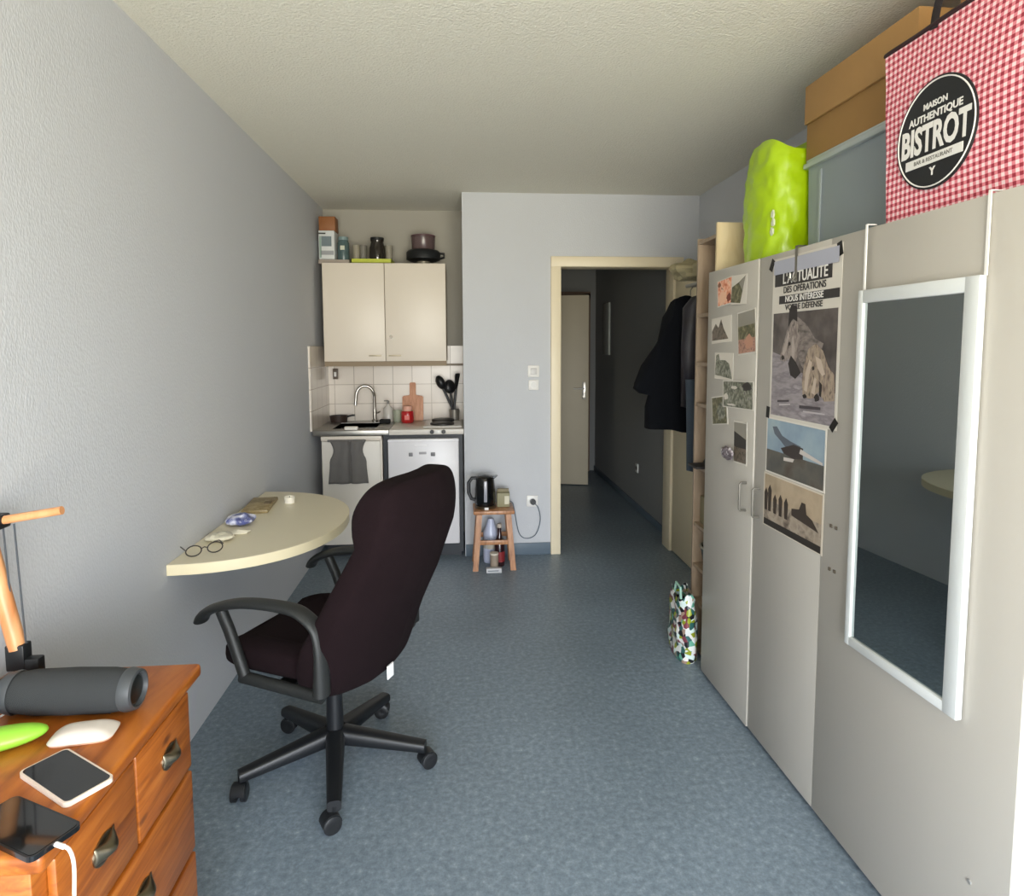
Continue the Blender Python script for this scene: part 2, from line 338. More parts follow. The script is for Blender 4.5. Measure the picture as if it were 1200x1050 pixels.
MB().lathe([(.0, 0), (.06, 0), (.068, .05), (.064, .05), (.057, .005), (0, .005)], seg=24, cap=False).build('pan_body', mat('dark_brown_pan', '#3a2c25', .5), t)
MB().tube([(.06, -.0, .04), (.1, -.0, .05), (.12, 0, .05)], .007).build('handle', blackp, t)
t = thing('cutting_board', 'wooden paddle cutting board leaning against the kitchen tiles', 'board', (-.375, 4.915, .906))
pts = [(-.078, 0), (.078, 0), (.08, .01), (.08, .18), (.07, .19), (.028, .195), (.024, .205), (.024, .285), (.018, .293), (-.018, .293), (-.024, .285), (-.024, .205), (-.028, .195), (-.07, .19), (-.08, .18), (-.08, .01)]
MB().prism(pts, -.009, .009, axis='y', M=R3('X', -8)).build('board', boardw, t, smooth=20)
t = thing('candle_jar', 'red glass jar with a red lid in front of cutting board', 'jar', (-.405, 4.78, .906))
MB().lathe([(0, 0), (.04, 0), (.048, .012), (.048, .075), (.042, .088), (0, .088)], seg=24, cap=False).build('jar_body', mat('red_glass', '#b01f22', .2, coat=.3), t, smooth=50)
MB().cyl((0, 0, .089), (0, 0, .125), .036).build('lid', mat('pale_pink_lid', '#d9a48f', .5), t); bxo('paper_label', mat('jar_label', '#d9766f', .6), t, -.018, .018, -.0495, -.046, .025, .06)
t = thing('glass_cup', 'small clear drinking glass left of the red jar', 'glass', (-.485, 4.83, .906))
MB().lathe([(0, 0), (.028, 0), (.034, .09), (.031, .09), (.026, .006), (0, .006)], seg=20, cap=False).build('cup_body', mat('green_tint_glass', '#c8cdb6', .15, trans=.4), t)
t = thing('utensil_holder', 'steel pot of black cooking utensils at the worktop end', 'holder', (-.055, 4.84, .906))
MB().lathe([(0, 0), (.036, 0), (.04, .09), (.037, .09), (.034, .006), (0, .006)], seg=24, cap=False).build('pot', mat('holder_grey', '#8d8880', .35, metal=.4), t)
def utensil(nm, lab, p0, p1, head):
    u = thing(nm, lab, 'utensil', (-.055, 4.84, .906)); MB().tube([p0, p1], .010).build('handle', blackp, u)
    p0, p1 = Vector(p0), Vector(p1); d = (p1-p0).normalized()
    M = T3(*p1) @ d.to_track_quat('Z', 'Y').to_matrix().to_4x4()
    if head == 'ladle': MB().ball((0, 0, .03), (.05, .034, .055), M=M @ R3('Z', 0)).build('ladle_bowl', blackp, u)
    else: MB().prism([(-.018, -.01), (.018, -.01), (.046, .10), (.036, .115), (-.036, .115), (-.046, .10)], -.003, .003, axis='y', M=M).build('blade', blackp, u)
utensil('ladle', 'black ladle leaning far left out of the utensil pot', (.02, 0, .02), (-.09, -.02, .27), 'ladle')
utensil('spatula', 'black slotted spatula standing upright in utensil pot', (-.01, -.01, .02), (.015, -.02, .25), 's')
utensil('serving_spoon', 'black serving spoon between the ladle and the spatula', (.0, .015, .02), (-.03, .05, .23), 'ladle')
# hook + small device under cabinet
t = thing('cup_hook', 'small dark hanger with white tag below wall cabinet', 'hook', (-.95, 4.9, 1.27))
MB().box(-.018, .018, -.01, .01, -.04, .04, bev=.004).build('body', mat('dark_hanger', '#57483a', .5), t); bxo('tag', white, t, -.008, .008, -.014, -.011, -.02, .015)
# wall cabinet
t = thing('wall_cabinet', 'cream two-door kitchen wall cabinet above the sink', 'cabinet', (-.972, 4.64, 1.37))
bxo('carcass', mat('carcass_brown', '#a39682', .6), t, 0, .868, 0, .328, 0, .695)
for i, (a, b_) in enumerate(((.002, .432), (.437, .866))):
    d = bxo('door', cab_w, t, a, b_, -.02, -.001, .0, .695, .002)
    hx = .36 if i == 0 else .50
    bxo('handle', mat('handle_beige', '#b3a68f', .4, metal=.3), d, hx-.045, hx+.045, -.027, -.02, .035, .045, .002)
MB().cyl((.475, -.02, .175), (.475, -.028, .175), .013).build('lock', mat('lock_grey', '#6d675e', .3, metal=.8), t)
bxo('bottom_rail', mat('rail_brown', '#8e7c63', .6), t, 0, .868, .0, .03, -.035, -.0005)

# things on top of the wall cabinet (z 2.065)
ZT = 2.066
t = thing('storage_box', 'white printed carton on wall cabinet against the left wall', 'box', (-.945, 4.74, ZT+.032))
bxo('carton', mat('carton_white', '#cfd2d2', .5), t, -.055, .055, -.06, .08, 0, .2, .003)
w = MB(); w.box(-.035, .035, -.062, -.0605, .09, .16, m=mat('print_slate', '#6c7a80', .5)); w.box(-.04, .05, -.062, -.0605, .03, .06, m=mat('print_grey', '#9a9c9f', .5)); w.box(-.054, -.005, -.062, -.0605, .175, .185, m=mat('print_black', '#35332f', .5)); w.box(-.05, -.036, -.062, -.0605, .01, .16, m=mat('print_sage', '#8fa39a', .5)); w.build('print', None, t)
tag(bxo('flat_box', mat('flat_box_grey', '#a59a90', .6), None, -1.005, -.79, 4.68, 4.9, ZT, ZT+.03, .003), 'flat greyish tray box under white carton on wall cabinet', 'box')
tag(bxo('wooden_crate', mat('terracotta_box', '#8f5a30', .6, var=.1), None, -1.0, -.885, 4.70, 4.82, ZT+.234, ZT+.335, .004), 'brown box on top of the white printed carton', 'box')
t = thing('storage_jar', 'teal-tinted glass jar on cabinet beside white carton', 'jar', (-.838, 4.74, ZT+.031))
MB().lathe([(0, 0), (.04, 0), (.042, .01), (.042, .12), (.034, .14), (0, .14)], seg=20, cap=False).build('jar_body', mat('teal_jar', '#4d6163', .25, var=.3, vscale=30), t); MB().cyl((0, 0, .141), (0, 0, .165), .036).build('lid', mat('lid_teal', '#7b8f90', .5), t)
bxo('paper_label', mat('label_cream', '#c9cbb9', .6), t, -.015, .015, -.0435, -.0405, .07, .1)
t = thing('serving_tray', 'lime green shallow tray on top of the wall cabinet', 'tray', (-.63, 4.76, ZT))
w = MB(); lime = mat('lime_plastic', '#b5bd2e', .4); w.box(-.145, .145, -.1, .1, 0, .008); w.box(-.145, .145, -.1, -.094, 0, .034); w.box(-.145, .145, .094, .1, 0, .034); w.box(-.145, -.139, -.1, .1, 0, .034); w.box(.139, .145, -.1, .1, 0, .034); w.build('tray_body', lime, t)
for i, (dx, lab, c) in enumerate(((-.118, 'pale glass standing in the lime tray, leftmost', '#b4ad9a'), (-.068, 'grey tinted glass in lime tray beside black coffee pot', '#8f8b80'), (.115, 'clear glass in the lime tray, rightmost', '#a9a393'))):
    t = thing('drinking_glass', lab, 'glass', (-.63+dx, 4.75, ZT+.009))
    MB().lathe([(0, 0), (.022, 0), (.028, .13), (.025, .13), (.02, .006), (0, .006)], seg=20, cap=False).build('glass_body', mat('glass_'+str(i), c, .15, trans=.35), t)
t = thing('coffee_pot', 'black glass coffee pot with bright reflection in the tray', 'pot', (-.62+.022, 4.75, ZT+.009))
MB().lathe([(0, 0), (.05, 0), (.058, .03), (.056, .08), (.045, .11), (.05, .12), (.046, .12), (.04, .11), (0, .108)], seg=24, cap=False).build('pot_body', mat('smoked_glass', '#25201a', .1, coat=.5), t, smooth=60)
MB().cyl((0, 0, .121), (0, 0, .133), .049).build('lid', blackp, t); t.scale = (1, 1, 1.4); t.rotation_euler = (0, 0, 1.2)
MB().tube([(.048, -.0, .11), (.08, -.01, .1), (.082, -.01, .05), (.056, 0, .03)], .007).build('handle', blackp, t)
t = thing('steamer', 'black food steamer with purple-grey clear basket on cabinet', 'steamer', (-.268, 4.78, ZT))
MB().lathe([(0, 0), (.05, 0), (.05, .03), (0, .03)], seg=24, cap=False).build('foot', mat('steamer_foot', '#8f8878', .35, metal=.3), t)
st = MB().lathe([(0, .031), (.09, .031), (.125, .045), (.125, .095), (.11, .11), (0, .11)], seg=32, cap=False).build('base', blackp, t, smooth=50)
MB().tube([(.12, 0, .09), (.15, -.01, .088), (.152, -.01, .06), (.125, 0, .055)], .009).build('handle', blackp, st)
MB().lathe([(0, .111), (.078, .111), (.085, .12), (.088, .205), (0, .205)], seg=28, cap=False).build('basket', mat('plum_plastic', '#6d5a5a', .2, trans=.3), t, smooth=50)
MB().lathe([(.09, .206), (.09, .218), (.03, .232), (.0, .234)], seg=28, cap=False).build('lid', mat('plum_lid', '#5a4145', .35), t)

# ------------------------------------------------------------------ stool, kettle and things near them
t = thing('stool', 'small wooden stool against the wall under the kettle', 'stool', (.205, 4.18, 0))
bxo('seat', stoolm, t, -.135, .135, -.115, .115, .375, .40, .006)
for sx in (-1, 1):
    for s2 in (-1, 1):
        MB().prism([(-.018, -.018), (.018, -.018), (.018, .018), (-.018, .018)], 0, 1, M=Matrix(((1, 0, -.03*sx, .125*sx), (0, 1, -.02*s2, .1*s2), (0, 0, .375, 0), (0, 0, 0, 1)))).build('leg', stoolm, t)
for (z, k) in ((.13, 0), (.20, 1)):
    for s2 in (-1, 1):
        q = .1*s2 if k == 0 else .115*s2
        if k == 0: bxo('stretcher', stoolm, t, -.1, .1, q*.93-.009, q*.93+.009, z+.04, z+.07, .003)
        else: bxo('stretcher', stoolm, t, q*.93-.009, q*.93+.009, -.08, .08, z, z+.03, .003)
t = thing('kettle', 'black electric kettle on the wooden stool', 'kettle', (.15, 4.17, .401))
MB().cyl((0, 0, 0), (0, 0, .018), .07, seg=28).build('power_base', mat('kettle_base_bronze', '#3a2c1c', .3), t)
k = MB().lathe([(0, .019), (.062, .019), (.07, .04), (.068, .13), (.06, .2), (.052, .212), (0, .222)], seg=32, cap=False).build('body', blackg, t, smooth=50)
bxo('water_gauge', mat('gauge_grey', '#9a9aa2', .2), k, -.01, .012, -.074, -.062, .05, .19, .004)
MB().tube([(-.055, 0, .2), (-.085, 0, .2), (-.108, 0, .17), (-.108, 0, .1), (-.09, 0, .06), (-.063, 0, .055)], .012, seg=10).build('handle', blackp, t)
MB().prism([(.045, .18), (.085, .214), (.045, .214)], -.018, .018, axis='y').build('spout', blackg, t)
bxo('power_light', white, t, -.006, .02, -.0735, -.066, .0, .014)
t = thing('tea_box', 'olive tea carton with white side beside the kettle', 'box', (.275, 4.2, .401))
bxo('carton', mat('tea_olive', '#8b8668', .6), t, -.045, .04, -.04, .04, 0, .095, .003); bxo('print', mat('tea_print', '#c9c4b0', .6), t, .005, .036, -.0415, -.0402, .02, .075)
bxo('flap', mat('tea_flap', '#7d7358', .6), t, -.04, .036, .0, .02, .095, .115)
# cable from kettle to socket
pts = []
P = [Vector(p) for p in ((.225, 4.22, .408), (.30, 4.29, .406), (.345, 4.325, .39), (.365, 4.355, .31), (.395, 4.36, .16), (.45, 4.362, .12), (.515, 4.362, .15), (.545, 4.362, .25), (.53, 4.358, .34), (.493, 4.350, .38))]
def spline(P, k=6):
    out = []
    for i in range(len(P)-1):
        a, b_, c, d = P[max(i-1, 0)], P[i], P[i+1], P[min(i+2, len(P)-1)]
        for j in range(k):
            q = j/k; out.append(.5*((2*b_)+(c-a)*q+(2*a-5*b_+4*c-d)*q*q+(-a+3*b_-3*c+d)*q**3))
    return out+[P[-1]]
t = thing('power_cord', 'thin grey kettle cord looping down to the low wall socket', 'cord', (0, 0, 0))
MB().tube(spline(P), .0032, seg=8).build('cord', mat('cord_grey', '#64707c', .5), t); MB().cyl((.493, 4.363, .384), (.493, 4.34, .384), .02).build('plug', blackp, t)
# bottle and boxes under stool
t = thing('sauce_bottle', 'dark bottle with red label standing under the stool', 'bottle', (.245, 4.17, .001))
MB().lathe([(0, 0), (.033, 0), (.035, .01), (.035, .16), (.014, .21), (.013, .26), (0, .26)], seg=20, cap=False).build('bottle_body', mat('dark_red_bottle', '#2a1216', .2, coat=.3), t, smooth=50)
MB().cyl((0, 0, .03), (0, 0, .10), .0358).build('paper_label', mat('red_label', '#7a1c20', .6), t); MB().cyl((0, 0, .26), (0, 0, .285), .015).build('cap', mat('cap_pale', '#b5a99c', .5), t)
t = thing('cleaning_bottle', 'translucent bluish plastic bottle at back under the stool', 'bottle', (.19, 4.255, .001))
MB().lathe([(0, 0), (.05, 0), (.052, .02), (.052, .2), (.03, .26), (.02, .30), (0, .3)], seg=20, cap=False).build('bottle_body', mat('milky_blue', '#b4bad0', .3), t, smooth=50); MB().cyl((0, 0, .10), (0, 0, .16), .0528).build('paper_label', mat('lab_beige', '#a9a294', .6), t)
t = thing('tin_can', 'small tin with pale lid next to the sauce bottle', 'tin', (.205, 4.095, .001))
MB().cyl((0, 0, 0), (0, 0, .10), .028, seg=20).build('tin_body', mat('tin_brown', '#8d7f70', .4), t); MB().cyl((0, 0, .1), (0, 0, .112), .029, seg=20).build('lid', mat('tin_lid', '#c8beb0', .4), t)
t = thing('flat_carton', 'pale flat carton lying on the floor under the stool', 'box', (.20, 4.06, .0))
bxo('carton', mat('flat_carton_white', '#b9b9ba', .5), t, -.05, .05, -.04, .0, 0.0, .03, .003); bxo('print', mat('carton_dk', '#6f757b', .5), t, -.04, .03, -.0415, -.0402, .012, .019)

# ------------------------------------------------------------------ wall-mounted D table
t = thing('wall_table', 'cream half-oval table fixed to the left wall', 'table', (XL+.001, 2.79, 0))
pts = []
for i in range(49):
    a = -PI/2+PI*i/48; e = 2/2.15
    pts.append((.515*abs(math.cos(a))**e, .56*math.copysign(abs(math.sin(a))**e, math.sin(a))))
MB().prism(pts, .683, .72).build('tabletop', tedge, t, smooth=30)
MB().prism([(max(.001, x*.997), y*.997) for x, y in pts], .7201, .7212).build('top_laminate', tablem, t, smooth=30)
bxo('wall_batten', mat('batten_cream', '#cfc6ac', .5), t, 0, .03, -.35, .35, .63, .6825, .003)
# things on the table
t = thing('eyeglasses', 'thin black-framed eyeglasses at the near end of table', 'glasses', (-.935, 2.33, .7215), .6)
w = MB()
for s in (-1, 1):
    w.tube([(.036*s+.026*math.cos(a), .0, .022+.019*math.sin(a)) for a in [2*PI*i/20 for i in range(21)]], .0022, seg=6)
    w.tube([(.064*s, 0, .03), (.066*s, .06, .028), (.062*s, .125, .008)], .0019, seg=6)
w.tube([(-.01, 0, .026), (0, 0, .03), (.01, 0, .026)], .002, seg=6); w.build('frame', mat('glasses_black', '#2a2421', .4), t)
def crumple(lab, nm, cat, x, y, z, rx, ry, rz, m, seed, amp=.012, fr=45):
    w = MB(); w.ball((0, 0, rz), (rx, ry, rz), seg=18)
    for v in w.bm.verts:
        v.co += (v.co-Vector((0, 0, rz))).normalized()*noise.noise(v.co*fr+Vector((seed, 0, 0)))*amp
        v.co.z = max(0, v.co.z)
    o = w.build(nm, m, None, smooth=15, loc=(x, y, z)); return tag(o, lab, cat)
crumple('crumpled pale plastic wrapper on the table near the glasses', 'plastic_wrapper', 'wrapper', -.952, 2.505, .7213, .055, .045, .014, mat('wrapper_clear', '#d5cfba', .25), 3)
crumple('white and blue tissue packet on table against the wall', 'tissue_packet', 'packet', -.945, 2.74, .7213, .06, .07, .02, photomat('packet_blue_white', ['#e6e6ee', '#dcdce8', '#8a90b8', '#3a4488', '#e0e0ea'], 22), 5, .02, 30)
crumple('small torn white paper between packet and wrapper', 'paper_scrap', 'paper', -.90, 2.60, .7213, .04, .035, .007, mat('paper_white', '#e2dcc8', .6), 9)
t = thing('wallet', 'tan brown notebook lying on table against the wall', 'notebook', (-.955, 3.03, .7213), .1)
bxo('cover', photomat('notebook_tan', ['#8f7c55', '#a5936c', '#857247', '#b7aa86'], 18), t, -.055, .06, -.13, .13, 0, .016, .003); bxo('clasp', mat('clasp_brown', '#6d5a3a', .5), t, .02, .05, -.02, .03, .0161, .02)
t = thing('tealight', 'small white cup candle near far end of table', 'candle', (-.835, 3.10, .7213))
MB().lathe([(0, 0), (.024, 0), (.026, .03), (.023, .03), (.022, .022), (0, .022)], seg=20, cap=False).build('cup', mat('candle_white', '#efe9da', .4), t); MB().cyl((0, 0, .022), (0, 0, .032), .0015, seg=6).build('wick', dark, t)

# ------------------------------------------------------------------ office chair
fab = mat('brown_black_fabric', '#1a1013', .97, bump=.6, bscale=500, var=.14, vscale=12, spec=.12)
armm = mat('armrest_plastic', '#1e2020', .5, bump=.15, bscale=600)
th = math.radians(25); dirv = Vector((-math.cos(th), math.sin(th)))
# local frame: +x = facing direction, +y = to the chair's left (near camera side is ... y>0 -> rotate)
rz = math.atan2(dirv.y, dirv.x)
ch = thing('office_chair', 'high-backed dark brown fabric swivel office chair with black armrests', 'chair', (-.456, 2.176, 0), rz)
def cushion(xc, zc, hx, hy, hz, e=.45, nu=40, nv=20, fn=None, e2=.6):
    def sg(v, p): return math.copysign(abs(v)**p, v)
    def f(u, v):
        a = 2*PI*u; b_ = -PI/2+PI*v
        x = hx*sg(math.cos(b_), e2)*sg(math.cos(a), e); y = hy*sg(math.cos(b_), e2)*sg(math.sin(a), e); z = hz*sg(math.sin(b_), e2)
        p = Vector((x, y, z))
        if fn: p = fn(p)
        return p+Vector((xc, 0, zc))
    w = MB(); w.grid(f, nu, nv, closed=True); return w
def seatfn(p):
    if p.x > .12: p.z -= (p.x-.12)**2*1.0
    p.z += -.02*(1-abs(p.y)/.25)*(p.z > 0)
    if abs(p.y) > .17 and p.z > 0: p.z += .012
    return p
cushion(.04, .47, .275, .25, .055, .5, fn=seatfn).build('seat', fab, ch, smooth=60, merge=.0005)
# backrest: superellipse slab, curved and leaning, rounded top, tapering bottom
def backfn(p):
    t_ = (p.z+.343)/.686; wd = 1.26-.24*t_-.05*max(0, t_-.8)-.5*max(0, .15-t_)+.10*math.exp(-((t_-.38)/.17)**2)
    y = p.y*wd; x = p.x
    x += -.28*max(0, t_-.25)*.62 + .07*(abs(y)/.24)**2*(1-.4*t_)    # lean back, wrap forward
    x += -.035*math.sin(t_*PI)+.02*math.sin(t_*2*PI)
    if p.x > 0: x += .02*math.exp(-((t_-.86)/.09)**2)-.012*math.exp(-((t_-.72)/.03)**2)
    x -= .006*math.sin(y*30+t_*9)*.5
    if t_ < .25: x += .20*(.25-t_)
    return Vector((x, y, p.z))
cushion(-.222, .727, .062, .235, .343, .42, 48, 44, fn=backfn, e2=.30).build('backrest', fab, ch, smooth=60, merge=.0005)
for s in (-1, 1):
    w = MB(); y = .275*s
    top = [(.30, .595), (.285, .618), (.24, .645), (.15, .672), (.05, .684), (-.06, .684), (-.11, .668), (-.15, .635), (-.163, .58), (-.163, .50), (-.16, .435)]
    w.tube(spline([Vector((a, y, b_)) for a, b_ in top], 4), [.015]*30+[.015+.001*k for k in range(11)], seg=14, flat=.030, up=None)
    w.tube([(.215, y, .64), (.185, y, .58), (.13, y, .44)], .019, seg=12, flat=.018)
    w.tube([(.14, y, .435), (-.165, y, .425)], .018, seg=12, flat=.02)
    w.box(-.03, .03, min(y, y-.1*s), max(y, y-.1*s), .41, .425)
    w.build('armrest', armm, ch, smooth=60)
w = MB(); w.box(-.13, .13, -.1, .1, .385, .418, bev=.01); w.box(-.2, -.1, -.03, .03, .39, .41); w.build('seat_plate', blackp, ch)
MB().cyl((0, 0, .30), (0, 0, .39), .014).build('gas_piston', chrome, ch)
MB().lathe([(.03, .06), (.031, .12), (.026, .30), (.02, .305), (.014, .305)], seg=24).build('column_cover', blackp, ch)
MB().tube([(.0, .10, .392), (.0, .17, .386), (.0, .19, .384)], .006).build('height_lever', blackp, ch)
bxo('care_tag', mat('white_tag', '#e6e6e6', .6), ch, -.254, -.250, .02, .055, .385, .43)
bs = MB().lathe([(.04, .075), (.048, .09), (.044, .125), (.03, .13)], seg=24).build('base_hub', blackp, ch)
for a in (208, 280, 352, 64, 136):
    al = math.radians(a)-rz; c_, s_ = math.cos(al), math.sin(al); Q = Matrix.Rotation(al, 4, 'Z')
    def leg(u, v):
        x = .03+.29*u; wdt = .033-.011*u; z = .122-.036*u; hh = .030-.012*u; a2 = 2*PI*v
        return Q @ Vector((x, wdt*math.copysign(abs(math.cos(a2))**.6, math.cos(a2)), z-.01+hh*math.copysign(abs(math.sin(a2))**.6, math.sin(a2))))
    w = MB(); V = w.grid(leg, 10, 16); w.bm.faces.new([v for v in V[-1][:-1]]); w.build('base_leg', blackp, ch, smooth=50, merge=.0003)
    # caster
    cyaw = random.uniform(0, 2*PI); W = Matrix.Translation(Q @ Vector((.315, 0, 0))) @ Matrix.Rotation(cyaw, 4, 'Z')
    w = MB(); w.cyl((0, 0, 0), (0, 0, .03), .007); 
    for v in w.bm.verts: v.co = W @ (v.co+Vector((0, 0, .045)))
    w.prism([(.03*math.cos(x)+.012, .03+.03*math.sin(x)) for x in [PI*i/10 for i in range(11)]], -.02, .02, axis='y', M=W)
    cs = w.build('caster', blackp, ch)
    for s in (-1, 1):
        w = MB(); M_ = W @ T3(.012, 0, .028) @ R3('X', 90); w.lathe([(.008, .006*s), (.028, .008*s), (.028, .023*s), (.02, .026*s), (.008, .024*s)], seg=24, M=M_); w.build('wheel', mat('wheel_black', '#1c1d1f', .35), cs)

# ------------------------------------------------------------------ chest of drawers (left foreground)
t = thing('chest_of_drawers', 'orange-brown pine chest of drawers in the left foreground', 'chest', (-.62, 1.18, 0))
X0 = -.40
w = MB(); w.box(X0, -.012, -.265, .255, .0, .72, bev=.004); w.build('carcass', pine, t)
MB().box(X0, .018, -.285, .275, .7205, .75, bev=.008, seg=3).build('top', pine, t)
brass = mat('antique_brass', '#8f8672', .3, metal=1, var=.2, vscale=40)
def drawer(y0, y1, z0, z1, hs):
    d = bxo('drawer', pine, t, -.0115, .004, y0, y1, z0, z1, .005)
    for hy in hs:
        hz = (z0+z1)/2+.005
        w = MB(); w.prism([(hy+.032*math.cos(a), hz+.024*math.sin(a)) for a in [2*PI*i/24 for i in range(24)]], .004, .0065, axis='x')
        w.grid(lambda u, v: Vector((.0065+.02*math.sin(PI*u)**.7*math.sin(PI*v), hy-.03+.06*v, hz+.02-.03*u-.004*math.sin(PI*v))), 10, 14)
        w.build('cup_handle', brass, d, solid=.001)
drawer(-.235, -.003, .53, .705, [-.115]); drawer(.003, .235, .53, .705, [.13])
drawer(-.235, .235, .335, .52, [.0]); drawer(-.235, .235, .14, .325, [.0]); 
CZ = .7505
# speaker
t = thing('bluetooth_speaker', 'dark grey cylindrical portable speaker lying on the chest', 'speaker', (-.772, 1.270, CZ), math.radians(-2))
spk = mat('speaker_mesh', '#303335', .8, bump=.8, bscale=900)
w = MB(); w.lathe([(.036, -.125), (.043, -.118), (.048, -.08), (.050, 0), (.048, .08), (.043, .118), (.036, .125)], seg=36, M=T3(0, 0, .05) @ R3('Y', 90)); w.build('body', spk, t, smooth=50)
for s in (-1, 1):
    w = MB(); w.lathe([(.046, .112*s), (.0475, .118*s), (.043, .136*s), (.037, .138*s), (.035, .128*s), (.0, .126*s)], seg=32, M=T3(0, 0, .05) @ R3('Y', 90), cap=False); e = w.build('end_ring', mat('ring_rubber', '#3d4043', .4), t)
    MB().lathe([(.0, .1265*s), (.034, .1265*s), (.03, .130*s), (0, .131*s)], seg=28, M=T3(0, 0, .05) @ R3('Y', 90), cap=False).build('radiator', mat('radiator_black', '#0c1211', .3), e)
bxo('foot', blackp, t, -.08, .08, -.012, .012, 0, .006)
t.scale = (.92, .88, .88)
# mouse
t = thing('computer_mouse', 'flat white computer mouse beside the speaker', 'mouse', (-.708, 1.188, CZ), math.radians(8))
def mouse(u, v):
    a = 2*PI*u; e = .45
    rr = math.sin(v*PI/2)
    return Vector((.055*rr*math.copysign(abs(math.cos(a))**e, math.cos(a)), .034*rr*math.copysign(abs(math.sin(a))**e, math.sin(a)), .004+.016*(1-rr**3.2)))
w = MB(); w.grid(mouse, 40, 12, closed=True); w.build('shell', mat('mouse_white', '#cfc6bc', .3), t, smooth=60, merge=.0003)
MB().prism([(.053*math.copysign(abs(math.cos(a))**.45, math.cos(a)), .032*math.copysign(abs(math.sin(a))**.45, math.sin(a))) for a in [2*PI*i/32 for i in range(32)]], 0, .004).build('base', mat('mouse_base', '#d9a98c', .5), t)
# green case
t = thing('glasses_case', 'bright lime green rounded case at the left picture edge', 'case', (-.868, 1.150, CZ), math.radians(22))
w = MB(); w.ball((0, 0, .017), (.105, .030, .019), seg=28)
for v in w.bm.verts:
    v.co.x = .105*math.copysign((abs(v.co.x)/.105)**.75, v.co.x)
w.build('shell', mat('lime_case', '#8bc53a', .4), t, smooth=60); MB().tube([(.1*math.cos(a), .0302*math.sin(a), .018) for a in [2*PI*i/40 for i in range(41)]], .0008, seg=5).build('seam', mat('lime_seam', '#6fa828', .5), t)
# phones
def phone(lab, x, y, rot, fr, L_=.142, W_=.07, th_=.008):
    t = thing('smartphone', lab, 'phone', (x, y, CZ), rot)
    def rr(a, b_, r): 
        o = []
        for cx, cy_, s0 in ((a-r, b_-r, 0), (-a+r, b_-r, PI/2), (-a+r, -b_+r, PI), (a-r, -b_+r, 1.5*PI)): o += [(cx+r*math.cos(s0+PI/2*i/6), cy_+r*math.sin(s0+PI/2*i/6)) for i in range(7)]
        return o
    MB().prism(rr(L_/2, W_/2, .01), 0, th_).build('body', fr, t)
    MB().prism(rr(L_/2-.0035, W_/2-.0035, .008), th_, th_+.0006).build('screen', mat('phone_screen', '#0d0f11', .08, coat=.5), t)
    return t
ph1 = phone('smartphone with white rim and dark screen lying beside the mouse', -.668, 1.065, math.radians(-34.5), mat('phone_white', '#dccdbf', .3), .155, .076)
ph2 = phone('black smartphone with white charging plug at chest edge', -.663, .951, math.radians(-27), blackg, .16, .074)
t = thing('charging_cable', 'white charging cable running from the black phone over chest edge', 'cable', (0, 0, 0))
P = [Vector(p) for p in ((-.592, .932, CZ+.006), (-.578, .928, CZ+.007), (-.562, .918, CZ+.0065), (-.552, .905, CZ+.003))]
P = [Vector(p) for p in ((-.595, .914, CZ+.004), (-.583, .909, CZ+.004), (-.57, .905, CZ+.0), (-.562, .90, CZ-.02), (-.558, .89, CZ-.06), (-.556, .88, CZ-.14), (-.55, .87, CZ-.3))]
MB().tube(spline(P), .0026, seg=8).build('cord', mat('cable_white', '#e8dcd4', .4), t); MB().tube([(-.597, .9145, CZ+.004), (-.578, .907, CZ+.0035)], .0035, seg=8).build('connector', mat('conn_white', '#f2efee', .3), t)
# desk lamp
t = thing('desk_lamp', 'wooden-armed black desk lamp at the left edge of chest', 'lamp', (-.944, 1.38, CZ))
MB().lathe([(0, 0), (.046, 0), (.048, .006), (.046, .016), (.02, .02), (0, .02)], seg=32, cap=False).build('base', blackp, t)
w = MB(); w.cyl((0, 0, .02), (0, 0, .06), .012); w.box(-.02, .018, -.014, .014, .04, .096, bev=.003); w.box(.0, .045, -.012, .012, .03, .065, bev=.004); w.build('lower_joint', blackp, t)
MB().tube([(-.002, 0, .085), (-.052, 0, .350)], .017, seg=14).build('lower_arm', lampw, t)
MB().tube([(-.02, .0, .362), (.105, .0, .381)], .009, seg=12).build('upper_arm', lampw, t)
w = MB(); w.box(-.10, -.01, -.02, .02, .345, .375, bev=.004); w.build('upper_joint', blackp, t)
for dx in (0, .022): MB().tube([(-.014+dx, .0, .355), (-.006+dx, 0, .06)], .0022, seg=6).build('tension_rod', mat('rod_steel', '#6b7076', .3, metal=.8), t)
# clutter behind speaker
crumple('black crumpled cloth pouch beside the lamp base', 'pouch', 'pouch', -.955, 1.215, CZ, .05, .045, .02, mat('dark_pouch', '#2a2526', .7, var=.4, vscale=30), 2)
t = thing('plug_adapter', 'white plug adapter propped between lamp and speaker', 'adapter', (-.928, 1.29, CZ), .4)
bxo('housing', mat('adapter_white', '#ddd8c8', .35), t, -.017, .017, -.012, .012, .0, .052, .005); MB().tube([(.005, -.012, .01), (.02, -.03, .006), (.0, -.05, .004)], .002).build('lead', white, t)
t = thing('pen', 'silver-clipped black marker pen behind the speaker', 'pen', (-.89, 1.395, CZ+.008), .3)
MB().cyl((-.04, 0, 0), (.05, 0, 0), .008).build('barrel', blackp, t); MB().cyl((.01, 0, .008), (.045, 0, .009), .002).build('clip', chrome, t)

# ------------------------------------------------------------------ wardrobes along the right (slightly turned against the room axis)
wa = .0238; WO = (1.0775, 2.0)
def wthing(name, label, cat, dy=0, dx=0, z=0, group=None):
    x = WO[0]+dx*math.cos(wa)-dy*math.sin(wa); y = WO[1]+dx*math.sin(wa)+dy*math.cos(wa)
    return thing(name, label, cat, (x, y, z), wa, group)
ZW = 1.785
t = wthing('wardrobe', 'white two-door wardrobe covered with photos and a poster', 'wardrobe', dy=.228)
